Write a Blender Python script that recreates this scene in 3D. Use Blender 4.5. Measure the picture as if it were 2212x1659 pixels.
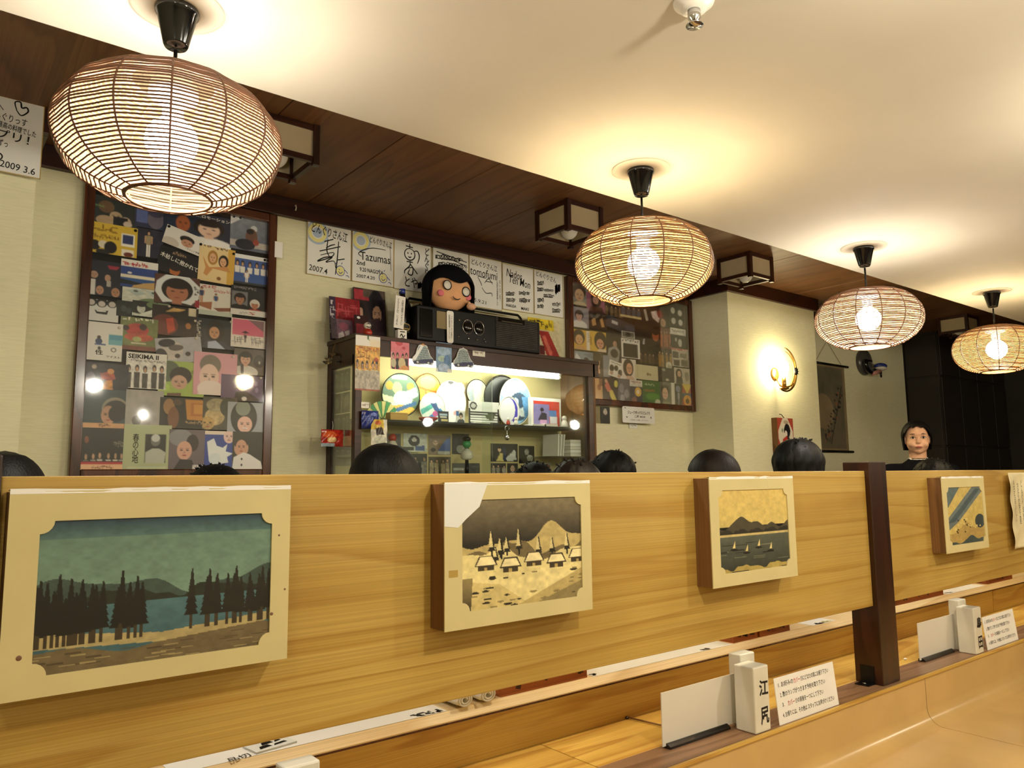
import bpy, bmesh, math, random
import numpy as np
from mathutils import Vector, Matrix
R = math.radians
C = bpy.context.scene.collection
SC = bpy.context.scene
for o in list(bpy.data.objects): bpy.data.objects.remove(o)

# ------------------------------------------------------------------ camera
EYE = 1.25
yaw, pitch, roll = R(38.40), R(6.92), R(-0.639)
rt = Vector((math.cos(yaw), -math.sin(yaw), 0)); fh = Vector((math.sin(yaw), math.cos(yaw), 0)); up = Vector((0, 0, 1))
fw = fh*math.cos(pitch)+up*math.sin(pitch); uu = up*math.cos(pitch)-fh*math.sin(pitch)
r2 = rt*math.cos(roll)+uu*math.sin(roll); u2 = uu*math.cos(roll)-rt*math.sin(roll)
cam = bpy.data.cameras.new('camera'); co = bpy.data.objects.new('camera', cam); C.objects.link(co)
co.matrix_world = Matrix(((r2.x, u2.x, -fw.x, 0), (r2.y, u2.y, -fw.y, 0), (r2.z, u2.z, -fw.z, EYE), (0, 0, 0, 1)))
cam.sensor_width = 36; cam.lens = 1669.0/2212*36; cam.clip_start = .02
SC.camera = co
# ------------------------------------------------------------------ exposure, world, lights
vs = SC.view_settings
vs.view_transform = 'Standard'; vs.look = 'None'; vs.gamma = 1; vs.use_curve_mapping = False
vs.exposure = 0.0
SC.cycles.max_bounces = 8; SC.cycles.diffuse_bounces = 4; SC.cycles.transparent_max_bounces = 12
SC.cycles.sample_clamp_indirect = 4
w = bpy.data.worlds.new('world'); SC.world = w; w.use_nodes = True
w.node_tree.nodes['Background'].inputs[0].default_value = (.9, .8, .65, 1)
w.node_tree.nodes['Background'].inputs[1].default_value = .03
BULB_W, BULB_Y = 330.0, 360.0          # radiance of the pendant bulbs (whiter, yellower)
def light(kind, name, loc, power, col, rad, rot=None, spot=None):
    l = bpy.data.lights.new(name, kind); l.energy = power; l.color = col
    l.shadow_soft_size = rad
    if spot: l.spot_size = R(spot); l.spot_blend = .6
    o = bpy.data.objects.new(name, l); C.objects.link(o); o.location = loc
    if rot: o.rotation_euler = rot
    return o
# lamps over the seats on the camera's side: ceiling downlights and a second row of pendants behind
for x, p in ((-.3, 10), (1.2, 38), (2.65, 38), (4.1, 22)):
    light('POINT', 'near_pendant_light', (x, .22, 2.03), p, (1, .92, .77), .04)
for x in (-1.1, .4, 1.93, 3.45, 5.0):
    light('POINT', 'rear_pendant_light', (x, -1.3, 1.93), 12, (1, .93, .80), .05)
light('POINT', 'far_lamp_light', (6.6, -.4, 1.9), 30, (1, .88, .66), .05)

# ------------------------------------------------------------------ materials
def lin(c):
    if isinstance(c, str): c = tuple(int(c[i:i+2], 16)/255 for i in (0, 2, 4))
    return tuple((v/12.92 if v <= .04045 else ((v+.055)/1.055)**2.4) for v in c)
class NT:
    def __init__(s, m): s.t = m.node_tree; s.n = s.t.nodes
    def __call__(s, ty, ins=None, **kw):
        n = s.n.new('ShaderNode'+ty)
        for k, v in kw.items(): setattr(n, k, v)
        for k, v in (ins or {}).items():
            if isinstance(v, bpy.types.NodeSocket): s.t.links.new(v, n.inputs[k])
            else: n.inputs[k].default_value = v
        return n
    def ramp(s, fac, stops):
        n = s('ValToRGB', {0: fac}); e = n.color_ramp.elements
        while len(e) < len(stops): e.new(.5)
        for i, (p, c) in enumerate(stops): e[i].position = p; e[i].color = (*c, 1)
        return n.outputs[0]
def base(name, rough=.5, spec=.5, metal=0):
    m = bpy.data.materials.new(name); m.use_nodes = True; g = NT(m)
    b = g.n['Principled BSDF']; b.inputs['Roughness'].default_value = rough
    b.inputs['Metallic'].default_value = metal; b.inputs['Specular IOR Level'].default_value = spec
    return m, g, b
def mat(name, col, rough=.5, spec=.5, metal=0, var=.08, scale=6, bump=0, bscale=80, stretch=(1, 1, 1)):
    m, g, b = base(name, rough, spec, metal); c = lin(col)
    tc = g('TexCoord').outputs['Object']; mp = g('Mapping', {0: tc, 3: stretch}).outputs[0]
    nz = g('TexNoise', {'Vector': mp, 'Scale': scale, 'Detail': 4}).outputs[0]
    g.t.links.new(g.ramp(nz, [(.3, tuple(v*(1-var) for v in c)), (.7, tuple(min(1, v*(1+var)) for v in c))]), b.inputs['Base Color'])
    if bump:
        n2 = g('TexNoise', {'Vector': mp, 'Scale': bscale, 'Detail': 3}).outputs[0]
        g.t.links.new(g('Bump', {'Height': n2, 'Strength': bump, 'Distance': .002}).outputs[0], b.inputs['Normal'])
    return m
def wood(name, c1, c2, c3, stretch, rough=.4, rings=9, spec=.4, fine=60, coat=0):
    """flat-sawn timber: contour rings of a stretched noise, with fine fibre; stretch squeezes the noise along the grain"""
    m, g, b = base(name, rough, spec)
    oi = g('ObjectInfo').outputs['Random']; off = g('CombineXYZ', {0: g('Math', {0: oi, 1: 37.}, operation='MULTIPLY').outputs[0]}).outputs[0]
    tc = g('VectorMath', {0: g('TexCoord').outputs['Object'], 1: off}, operation='ADD').outputs[0]
    mp = g('Mapping', {0: tc, 3: stretch}).outputs[0]
    n1 = g('TexNoise', {'Vector': mp, 'Scale': 1.0, 'Detail': 2.5, 'Roughness': .45, 'Distortion': .35}).outputs[0]
    k = g('Math', {0: n1, 1: rings}, operation='MULTIPLY').outputs[0]
    fr = g('Math', {0: k}, operation='FRACT').outputs[0]
    col = g.ramp(fr, [(0, lin(c1)), (.55, lin(c2)), (.88, lin(c3)), (1, lin(c1))])
    fs = tuple(s*1.0 for s in stretch)
    mp2 = g('Mapping', {0: tc, 3: tuple(s*(fine if s > 2 else 3) for s in fs)}).outputs[0]
    n2 = g('TexNoise', {'Vector': mp2, 'Scale': 1.0, 'Detail': 3}).outputs[0]
    sh = g.ramp(n2, [(.3, (.80, .76, .70)), (.7, (1.08, 1.06, 1.04))])
    n3 = g('TexNoise', {'Vector': tc, 'Scale': 2.2, 'Detail': 2}).outputs[0]
    sh3 = g.ramp(n3, [(.3, (.86, .82, .76)), (.7, (1.06, 1.06, 1.06))])
    mx = g('MixRGB', {0: 1., 1: col, 2: sh}, blend_type='MULTIPLY').outputs[0]
    mx = g('MixRGB', {0: 1., 1: mx, 2: sh3}, blend_type='MULTIPLY').outputs[0]
    g.t.links.new(mx, b.inputs['Base Color'])
    g.t.links.new(g('Bump', {'Height': n2, 'Strength': .12, 'Distance': .001}).outputs[0], b.inputs['Normal'])
    if coat: b.inputs['Coat Weight'].default_value = coat; b.inputs['Coat Roughness'].default_value = .12
    return m
def emit(name, col, s):
    m, g, b = base(name); b.inputs['Base Color'].default_value = (*col, 1)
    b.inputs['Emission Color'].default_value = (*col, 1); b.inputs['Emission Strength'].default_value = s
    return m
def glass(name, rough=.02, tint=(1, 1, 1), refl=.12):
    m = bpy.data.materials.new(name); m.use_nodes = True; g = NT(m)
    for n in list(g.n): g.n.remove(n)
    o = g('OutputMaterial'); fr = g('Fresnel', {0: 1.45}).outputs[0]
    f2 = g('Math', {0: fr, 1: refl/.04*.33}, operation='MULTIPLY', use_clamp=True).outputs[0]
    nz = g('TexNoise', {'Scale': 3.0}).outputs[0]
    bp = g('Bump', {'Height': nz, 'Strength': .04, 'Distance': .02}).outputs[0]
    gl = g('BsdfGlossy', {0: (1, 1, 1, 1), 1: rough, 'Normal': bp}).outputs[0]
    tr = g('BsdfTransparent', {0: (*tint, 1)}).outputs[0]
    g.t.links.new(g('MixShader', {0: f2, 1: tr, 2: gl}).outputs[0], o.inputs[0]); return m
def printmat(name, rough=.35, spec=.5, gain=1.0):
    m, g, b = base(name, rough, spec)
    a = g('VertexColor', layer_name='Col').outputs[0]
    g.t.links.new(a, b.inputs['Base Color']); return m

def film(name, col, tr):
    m = bpy.data.materials.new(name); m.use_nodes = True; g = NT(m)
    for n in list(g.n): g.n.remove(n)
    o = g('OutputMaterial'); c = (*lin(col), 1)
    nz = g('TexNoise', {'Scale': 40.}).outputs[0]
    f = g('MapRange', {0: nz, 3: 1-tr-.06, 4: 1-tr+.06}).outputs[0]
    a = g('MixShader', {0: .25, 1: g('BsdfTranslucent', {0: c}).outputs[0], 2: g('BsdfDiffuse', {0: c}).outputs[0]}).outputs[0]
    g.t.links.new(g('MixShader', {0: f, 1: g('BsdfTransparent').outputs[0], 2: a}).outputs[0], o.inputs[0]); return m
M = {}
def wallmat():
    m, g, b = base('wallpaper', .85, .2); c = lin('e0dcb8')
    tc = g('TexCoord').outputs['Object']
    mp = g('Mapping', {0: tc, 3: (14, 14, 160)}).outputs[0]
    n = g('TexNoise', {'Vector': mp, 'Scale': 1.0, 'Detail': 4}).outputs[0]
    n2 = g('TexNoise', {'Vector': tc, 'Scale': 1.4, 'Detail': 3}).outputs[0]
    col = g.ramp(n2, [(.3, tuple(v*.92 for v in c)), (.7, tuple(v*1.04 for v in c))])
    sh = g.ramp(n, [(.3, (.93,)*3), (.7, (1.03,)*3)])
    g.t.links.new(g('MixRGB', {0: 1., 1: col, 2: sh}, blend_type='MULTIPLY').outputs[0], b.inputs['Base Color'])
    g.t.links.new(g('Bump', {'Height': n, 'Strength': .35, 'Distance': .002}).outputs[0], b.inputs['Normal'])
    return m
M['wall'] = wallmat()
M['white'] = mat('ceiling_paint', 'c0b7a4', .8, .2, var=.04, scale=2)
M['pine'] = wood('pine_board', 'bc9f54', 'b89a4c', 'aa873c', (.32, 3, 6), .45, 8)
M['pine2'] = wood('counter_pine', 'd2ae58', 'caa44e', 'b88c3e', (.5, 5, 6), .4, 7)
M['pale'] = wood('pale_edge_wood', 'f0dcb0', 'ecd4a4', 'dcc08c', (.5, 6, 6), .5, 6)
M['dark'] = wood('dark_stained_wood', '381a0c', '30160a', '231007', (4, 4, .6), .35, 7, coat=.2)
M['darkx'] = wood('dark_trim_wood', '3c1c10', '341810', '26100a', (.5, 4, 4), .4, 7)
M['ceilwood'] = wood('ceiling_veneer', '744f2e', '6c4a2b', '5f4025', (5, .5, 5), .5, 8)
M['cabinet'] = wood('cabinet_walnut', '3e2414', '361e10', '28150b', (.5, 4, 5), .35, 8)
M['frame'] = wood('frame_walnut', '5a3018', '4e2812', '361a0a', (4, 4, .6), .25, 7, coat=.4)
M['ledge'] = wood('brown_ledge_wood', '86684e', '7c5e46', '6a4e38', (.5, 6, 6), .4, 7)
M['boxside'] = wood('box_side_wood', '7c5a32', '74522c', '604222', (4, 4, .6), .6, 7)
M['matboard'] = mat('aged_mount_paper', 'cabc88', .75, .2, var=.07, scale=5, bump=.2, bscale=30)
M['paper'] = mat('white_paper', 'eae7df', .7, .2, var=.03)
M['card'] = mat('autograph_board', 'dfdfd8', .6, .3, var=.03, scale=3)
M['gold'] = mat('gold_paper_edge', 'b89a50', .4, .5, .3)
M['ink'] = mat('black_ink', '14120f', .5, .3, var=.2)
M['inkblue'] = mat('blue_ink', '3a4a8c', .5, .3)
M['inkred'] = mat('red_ink', 'c03a30', .5, .3)
M['inkwhite'] = mat('white_lettering', 'e8e4dc', .5, .3)
M['pblue'] = mat('pale_blue_print', 'a8b8cc', .6, .3)
M['pyel'] = mat('pale_yellow_print', 'e0d890', .6, .3)
M['black'] = mat('black_plastic', '070707', .4, .3, var=.2)
M['gloss'] = mat('glossy_black_plastic', '0b0b0c', .12, .6, var=.1)
M['chrome'] = mat('chrome', 'c8c8c8', .15, .5, 1)
M['rattan'] = mat('rattan_cane', '6c4820', .5, .4, var=.25, scale=30)
M['rattan2'] = mat('brown_rattan_cane', '6c4a34', .5, .4, var=.25, scale=30)
M['liner'] = film('lamp_liner', 'e8d4a4', .92)
M['acryl'] = mat('milky_acrylic', 'd6d2c2', .25, .5, var=.06, scale=10)
M['plate'] = mat('white_plastic', 'd8d2c4', .4, .5, var=.03)
M['resin'] = mat('tan_resin', 'c6a468', .22, .5, var=.07, scale=5)
M['shoji'] = mat('lantern_paper', 'b0a284', .8, .2, var=.06)
M['hair'] = mat('black_hair', '050505', .55, .2, var=.35, scale=60, bump=.9, bscale=170, stretch=(1, 1, .08))
M['hairb'] = mat('dark_brown_hair', '100a07', .55, .2, var=.35, scale=60, bump=.9, bscale=170, stretch=(1, 1, .08))
M['skin'] = mat('skin', 'd0a282', .55, .4, var=.06, scale=14)
M['cloth'] = mat('black_fabric', '0d0d12', .9, .1, var=.2, scale=30)
M['cloth2'] = mat('navy_fabric', '1a2030', .9, .1, var=.2, scale=30)
M['cloth3'] = mat('grey_fabric', '4a4844', .9, .1, var=.2, scale=30)
M['stone'] = mat('dark_wall_panel', '241d16', .55, .4, var=.2, scale=4, bump=.2)
M['redwood'] = wood('reddish_tray_wood', 'b06634', 'a45a2c', '8a4620', (.5, 5, 5), .45, 7)
M['floor'] = wood('floor_boards', '6a4628', '5c3c22', '4a2e18', (.5, 5, 5), .4, 6)
M['print'] = printmat('colour_print', .38)
M['printgl'] = printmat('glossy_print', .2)
M['bulbw'] = emit('bulb_white', (1, .93, .82), BULB_W)
M['bulby'] = emit('bulb_warm', (1, .82, .52), BULB_Y)
M['sconceb'] = emit('sconce_bulb', (1, .84, .5), 170)
M['tube'] = emit('fluorescent_tube', (1, .98, .80), 55)
M['offbulb'] = mat('unlit_frosted_bulb', 'd4d2c8', .15, .5, var=.02)
M['pane'] = glass('pane_glass', .05, (.98, .98, .97), .055)
M['cabglass'] = glass('cabinet_glass', .02, (.94, .97, .95), .07)
M['redp'] = mat('red_foil', 'a83024', .25, .5, var=.3, scale=25)
M['bluep'] = mat('blue_foil', '2c3c84', .25, .5, var=.3, scale=25)
M['green'] = mat('green_paint', '2f8a50', .4, .5)
M['scroll'] = mat('scroll_silk', '8a7c5c', .8, .2, var=.05)
M['brass'] = mat('aged_brass', 'a88040', .3, .5, .9, var=.2)
M['greyor'] = mat('grey_lacquer', '56544e', .3, .5, .3, var=.2)

# ------------------------------------------------------------------ mesh helpers
class MB:
    def __init__(s): s.v = []; s.f = []
    def box(s, a, b):
        i = len(s.v); (x0, y0, z0), (x1, y1, z1) = a, b
        s.v += [(x0, y0, z0), (x1, y0, z0), (x1, y1, z0), (x0, y1, z0), (x0, y0, z1), (x1, y0, z1), (x1, y1, z1), (x0, y1, z1)]
        s.f += [tuple(i+k for k in q) for q in ((0, 3, 2, 1), (4, 5, 6, 7), (0, 1, 5, 4), (1, 2, 6, 5), (2, 3, 7, 6), (3, 0, 4, 7))]; return s
    def cone(s, p, q, r0, r1, n=16, caps=True):
        p, q = Vector(p), Vector(q); d = (q-p).normalized(); a = d.orthogonal().normalized(); b = d.cross(a); i = len(s.v)
        for c, r in ((p, r0), (q, r1)):
            for k in range(n):
                t = 2*math.pi*k/n; s.v.append(tuple(c+a*r*math.cos(t)+b*r*math.sin(t)))
        for k in range(n): s.f.append((i+k, i+(k+1) % n, i+n+(k+1) % n, i+n+k))
        if caps: s.f += [tuple(i+n-1-k for k in range(n)), tuple(i+n+k for k in range(n))]
        return s
    def tube(s, pts, r, n=6, closed=False):
        pts = [Vector(p) for p in pts]; i = len(s.v); m = len(pts); up_ = None
        for k, p in enumerate(pts):
            a = pts[(k+1) % m] if (closed or k < m-1) else p; b = pts[k-1] if (closed or k > 0) else p
            d = (a-b).normalized()
            if up_ is None: up_ = d.orthogonal().normalized()
            u = (up_-d*up_.dot(d)).normalized(); up_ = u; v = d.cross(u)
            rr = r[k] if isinstance(r, (list, tuple)) else r
            for j in range(n):
                t = 2*math.pi*j/n; s.v.append(tuple(p+u*rr*math.cos(t)+v*rr*math.sin(t)))
        for k in range(m if closed else m-1):
            for j in range(n):
                a0, a1 = i+k*n, i+((k+1) % m)*n
                s.f.append((a0+j, a0+(j+1) % n, a1+(j+1) % n, a1+j))
        if not closed: s.f += [tuple(i+n-1-k for k in range(n)), tuple(i+(m-1)*n+k for k in range(n))]
        return s
    def lathe(s, c, prof, n=24, axis='z'):
        i = len(s.v); c = Vector(c)
        for r, h in prof:
            for k in range(n):
                t = 2*math.pi*k/n; x, y = r*math.cos(t), r*math.sin(t)
                s.v.append(tuple(c+(Vector((x, y, h)) if axis == 'z' else Vector((x, -h, y)))))
        for j in range(len(prof)-1):
            for k in range(n): s.f.append((i+j*n+k, i+j*n+(k+1) % n, i+(j+1)*n+(k+1) % n, i+(j+1)*n+k))
        if prof[0][0] > 1e-5: s.f.append(tuple(i+n-1-k for k in range(n)))
        if prof[-1][0] > 1e-5: s.f.append(tuple(i+(len(prof)-1)*n+k for k in range(n)))
        return s
    def ball(s, c, r, n=16, m=10):
        r = (r, r, r) if not isinstance(r, (tuple, list)) else r; i = len(s.v)
        for j in range(m+1):
            a = math.pi*j/m-math.pi/2
            for k in range(n):
                t = 2*math.pi*k/n
                s.v.append((c[0]+r[0]*math.cos(a)*math.cos(t), c[1]+r[1]*math.cos(a)*math.sin(t), c[2]+r[2]*math.sin(a)))
        for j in range(m):
            for k in range(n): s.f.append((i+j*n+k, i+j*n+(k+1) % n, i+(j+1)*n+(k+1) % n, i+(j+1)*n+k))
        return s
    def prism(s, pts, y0, y1):
        """outline in (x, z), extruded along y"""
        i = len(s.v); n = len(pts)
        s.v += [(x, y0, z) for x, z in pts]+[(x, y1, z) for x, z in pts]
        s.f += [tuple(range(i, i+n)), tuple(i+2*n-1-k for k in range(n))]
        s.f += [(i+k, i+n+k, i+n+(k+1) % n, i+(k+1) % n) for k in range(n)]; return s
    def ext(s, pts, x0, x1):
        """outline in (y, z), extruded along x"""
        i = len(s.v); n = len(pts)
        s.v += [(x0, y, z) for y, z in pts]+[(x1, y, z) for y, z in pts]
        s.f += [tuple(range(i, i+n)), tuple(i+2*n-1-k for k in range(n))]
        s.f += [(i+k, i+n+k, i+n+(k+1) % n, i+(k+1) % n) for k in range(n)]; return s
    def mesh(s, name, smooth=False, fix=True):
        me = bpy.data.meshes.new(name); me.from_pydata(s.v, [], s.f)
        if fix:
            bm = bmesh.new(); bm.from_mesh(me); bmesh.ops.remove_doubles(bm, verts=bm.verts, dist=1e-6)
            bmesh.ops.recalc_face_normals(bm, faces=bm.faces); bm.to_mesh(me); bm.free()
        if smooth:
            me.polygons.foreach_set('use_smooth', [True]*len(me.polygons))
        me.update(); return me
def obj(name, mb, m, parent=None, smooth=False, bevel=0, mw=None):
    me = mb.mesh(name, smooth) if isinstance(mb, MB) else mb
    o = bpy.data.objects.new(name, me); C.objects.link(o)
    if m is not None and not me.materials: me.materials.append(M[m] if isinstance(m, str) else m)
    if parent: o.parent = parent
    if mw is not None: o.matrix_local = mw
    if bevel:
        b = o.modifiers.new('bevel', 'BEVEL'); b.width = bevel; b.segments = 2; b.limit_method = 'ANGLE'
    return o
def autosmooth(o):
    o.data.polygons.foreach_set('use_smooth', [True]*len(o.data.polygons))
    try: o.data.set_sharp_from_angle(angle=R(40))
    except Exception: pass
    return o
def tag(o, label, cat, group=None, kind=None):
    o['label'] = label; o['category'] = cat
    if group: o['group'] = group
    if kind: o['kind'] = kind
    return o
def thing(name, label, cat, loc=(0, 0, 0), rz=0, group=None):
    o = bpy.data.objects.new(name, None); C.objects.link(o); o.location = loc; o.rotation_euler = (0, 0, rz)
    o.empty_display_size = .05; return tag(o, label, cat, group)
def struct(name, mb, m, parent=None, **k):
    o = obj(name, mb, m, parent, **k)
    if not parent: o['kind'] = 'structure'
    return o
def dup(o, parent=None):
    c = o.copy(); C.objects.link(c); c.parent = parent
    for ch in list(o.children): dup(ch, c)
    return c
def B(a, b): return MB().box(a, b)

# ------------------------------------------------------------------ painted prints (colour kept in the mesh)
class Cv:
    def __init__(s, n, m, seed=0):
        s.n, s.m = n, m; s.a = np.zeros((m, n, 3)); s.rng = np.random.RandomState(seed)
        s.u, s.v = np.meshgrid((np.arange(n))/(n-1.), (np.arange(m))/(m-1.))
    def col(s, c): return np.array(lin(c))
    def put(s, mask, c): s.a[mask] = s.col(c) if isinstance(c, str) else c
    def rect(s, x0, y0, x1, y1, c): s.put((s.u >= x0) & (s.u <= x1) & (s.v >= y0) & (s.v <= y1), c)
    def ell(s, x, y, rx, ry, c): s.put(((s.u-x)/rx)**2+((s.v-y)/ry)**2 <= 1, c)
    def poly(s, p, c):
        k = np.zeros(s.u.shape, bool); n = len(p)
        for i in range(n):
            (x0, y0), (x1, y1) = p[i], p[(i+1) % n]
            if abs(y1-y0) < 1e-9: continue
            k ^= ((y0 > s.v) != (y1 > s.v)) & (s.u < (x1-x0)*(s.v-y0)/(y1-y0)+x0)
        s.put(k, c)
    def grad(s, c1, c2, y0=0, y1=1, mask=None):
        t = np.clip((s.v-y0)/(y1-y0), 0, 1)[..., None]; g = s.col(c1)*(1-t)+s.col(c2)*t
        k = (s.v >= y0) & (s.v <= y1)
        if mask is not None: k &= mask
        s.a[k] = g[k]
    def field(s, f):
        f = max(2, int(f)); g = s.rng.rand(f+2, f+2); x = s.u*f; y = s.v*f
        i, j = x.astype(int), y.astype(int); a, b = x-i, y-j; a = a*a*(3-2*a); b = b*b*(3-2*b)
        return (g[j, i]*(1-a)+g[j, i+1]*a)*(1-b)+(g[j+1, i]*(1-a)+g[j+1, i+1]*a)*b
    def noise(s, amp, f):
        k = .6*s.field(f)+.4*s.field(f*2.3); s.a *= np.clip(1+amp*2*(k-.5), .1, 3)[..., None]
    def tx(s, x0, y0, x1, y1, c, n=8):
        vert = (y1-y0) > 1.3*(x1-x0); n = int(n)
        for i in range(n):
            for _ in range(3):
                a, b = s.rng.rand(2)
                if vert: cx, cy, w_, h_ = x0+(x1-x0)*a, y0+(y1-y0)*(i+b*.75)/n, (x1-x0)*.32, (y1-y0)/n*.12
                else: cx, cy, w_, h_ = x0+(x1-x0)*(i+b*.75)/n, y0+(y1-y0)*a, (x1-x0)/n*.13, (y1-y0)*.34
                if s.rng.rand() < .5: w_, h_ = h_, w_
                s.rect(cx-max(w_, .35/s.n), cy-max(h_, .35/s.m), cx+max(w_, .35/s.n), cy+max(h_, .35/s.m), c)
    def fig(s, x, y0, y1, top, bot, hair, skin):
        h = y1-y0; s.rect(x-.075*h, y0+.5*h, x-.008*h, y1, bot); s.rect(x+.008*h, y0+.5*h, x+.075*h, y1, bot)
        s.poly([(x-.12*h, y0+.2*h), (x+.12*h, y0+.2*h), (x+.09*h, y0+.55*h), (x-.09*h, y0+.55*h)], top)
        s.rect(x-.16*h, y0+.22*h, x-.11*h, y0+.5*h, skin); s.rect(x+.11*h, y0+.22*h, x+.16*h, y0+.5*h, skin)
        s.ell(x, y0+.09*h, .075*h, .09*h, hair); s.ell(x, y0+.12*h, .05*h, .065*h, skin)
    def grp(s, n, y, h, top, bot):
        n = int(n)
        for i in range(n):
            x = (i+.5)/n+(s.rng.rand()-.5)*.3/n; y0 = y+(s.rng.rand()-.5)*.06; ww = .36/n
            s.poly([(x-ww, y0+.18), (x+ww, y0+.18), (x+ww*.9, h), (x-ww*.9, h)], bot)
            s.ell(x, y0+.07, ww*.72, .10, top); s.ell(x, y0+.1, ww*.45, .065, 'c09878')
    def por(s, x, y, r, hair, skin, shirt):
        s.ell(x, y+2.6*r, 2.1*r, 1.3*r, shirt); s.rect(x-.35*r, y+.7*r, x+.35*r, y+1.5*r, skin)
        s.ell(x, y-.1*r, 1.15*r, 1.3*r, hair); s.ell(x, y+.2*r, .8*r, 1.05*r, skin)
        s.ell(x, y-.72*r, .95*r, .55*r, hair)
        for d in (-.33, .33): s.ell(x+d*r, y+.12*r, .15*r, .07*r, '2a1a14')
        s.ell(x, y+.78*r, .22*r, .07*r, 'a05048')
    def half(s, k):
        m, n = s.m//k, s.n//k; s.a = s.a[:m*k, :n*k].reshape(m, k, n, k, 3).mean((1, 3)); s.n, s.m = n, m
        s.u, s.v = np.meshgrid(np.arange(n)/(n-1.), np.arange(m)/(m-1.)); return s
    def face(s, x, y, rx, ry, skin):
        d = ''.join('%02x' % max(0, int(int(skin[i:i+2], 16)*.80)) for i in (0, 2, 4))
        for e in (-.4, .4):
            s.ell(x+e*rx, y-.04*ry, .2*rx, .075*ry, '241814'); s.rect(x+e*rx-.24*rx, y-.24*ry, x+e*rx+.24*rx, y-.18*ry, '3a2a22')
        s.poly([(x-.02*rx, y), (x+.16*rx, y+.3*ry), (x-.14*rx, y+.3*ry)], d); s.ell(x, y+.52*ry, .3*rx, .08*ry, 'a04a44')
    def run(s, cmds):
        for c in cmds.split('|'):
            p = c.split(); k = p[0]
            if k == 'bg': s.a[:] = s.col(p[1])
            elif k == 'grad': s.grad(p[1], p[2])
            elif k == 'poly':
                q = [float(t) for t in p[1].split(',')]; s.poly(list(zip(q[::2], q[1::2])), p[2])
            elif k == 'rect': s.rect(*map(float, p[1:5]), p[5])
            elif k == 'ell':
                q = list(map(float, p[1:5])); s.ell(*q, p[5]); c_ = [int(p[5][i:i+2], 16) for i in (0, 2, 4)]
                if c_[0] >= 0xb0 and 0x1c <= c_[0]-c_[2] <= 0x80 and c_[0]-c_[1] >= 0x14 and .09 <= q[2] <= .3 and q[3] > q[2]*.99: s.face(*q, p[5])
            elif k == 'tx': s.tx(*map(float, p[1:5]), p[5], float(p[6]))
            elif k == 'noise': s.noise(float(p[1]), float(p[2]))
            elif k == 'fig': s.fig(*map(float, p[1:4]), *p[4:8])
            elif k == 'grp': s.grp(float(p[1]), float(p[2]), float(p[3]), p[4], p[5])
            elif k == 'por': s.por(*map(float, p[1:4]), p[4], p[5], p[6])
        return s
def sheet(name, cv, w, h, m='print', t=.001, parent=None, mw=None, mask=None, bend=None):
    """printed sheet centred on its origin, facing -y, with thickness t; each grid point carries the print's colour"""
    n, mm = cv.n, cv.m
    x = (cv.u-.5)*w; z = (.5-cv.v)*h; y = np.zeros_like(x) if bend is None else bend(cv.u, cv.v)
    P = np.stack([x, y, z], -1).reshape(-1, 3); idx = np.arange(n*mm).reshape(mm, n)
    q = np.stack([idx[:-1, :-1], idx[1:, :-1], idx[1:, 1:], idx[:-1, 1:]], -1).reshape(-1, 4)
    cols = cv.a.reshape(-1, 3)
    if mask is not None:
        kk = mask.reshape(-1)[q].all(1); q = q[kk]
    nb = len(P); Q = P.copy(); Q[:, 1] += t
    back = q[:, ::-1]+nb
    # rim
    from collections import Counter
    e = np.concatenate([q[:, [0, 1]], q[:, [1, 2]], q[:, [2, 3]], q[:, [3, 0]]]); es = np.sort(e, 1)
    un, inv, cnt = np.unique(es[:, 0].astype(np.int64)*nb*2+es[:, 1], return_inverse=True, return_counts=True)
    rim = e[cnt[inv] == 1]
    if bend is None and mask is None:
        cs = [0, n-1, n*mm-1, n*(mm-1)]; Pall = np.concatenate([P, Q[cs]])
        a, b, c, d = cs; A, Bq, Cq, D = nb, nb+1, nb+2, nb+3
        faces = np.concatenate([q, [[A, Bq, Cq, D], [a, b, Bq, A], [b, c, Cq, Bq], [c, d, D, Cq], [d, a, A, D]]])
        call = np.concatenate([cols, cols[cs]])
    else:
        Pall = np.concatenate([P, Q]); faces = np.concatenate([q, back, np.stack([rim[:, 1], rim[:, 0], rim[:, 0]+nb, rim[:, 1]+nb], -1)])
        call = np.concatenate([cols, cols])
    me = bpy.data.meshes.new(name)
    me.vertices.add(len(Pall)); me.vertices.foreach_set('co', Pall.ravel().astype(np.float32))
    me.loops.add(faces.size); me.loops.foreach_set('vertex_index', faces.ravel().astype(np.int32))
    me.polygons.add(len(faces)); me.polygons.foreach_set('loop_start', np.arange(0, faces.size, 4).astype(np.int32))
    try: me.polygons.foreach_set('loop_total', np.full(len(faces), 4, np.int32))
    except Exception: pass
    ca = me.color_attributes.new('Col', 'FLOAT_COLOR', 'POINT')
    ca.data.foreach_set('color', np.concatenate([call, np.ones((len(call), 1))], 1).ravel().astype(np.float32))
    me.update(); me.validate()
    return obj(name, me, m, parent, mw=mw)
def place(o, loc, rx=0, ry=0, rz=0):
    o.location = loc; o.rotation_euler = (rx, ry, rz); return o
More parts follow.
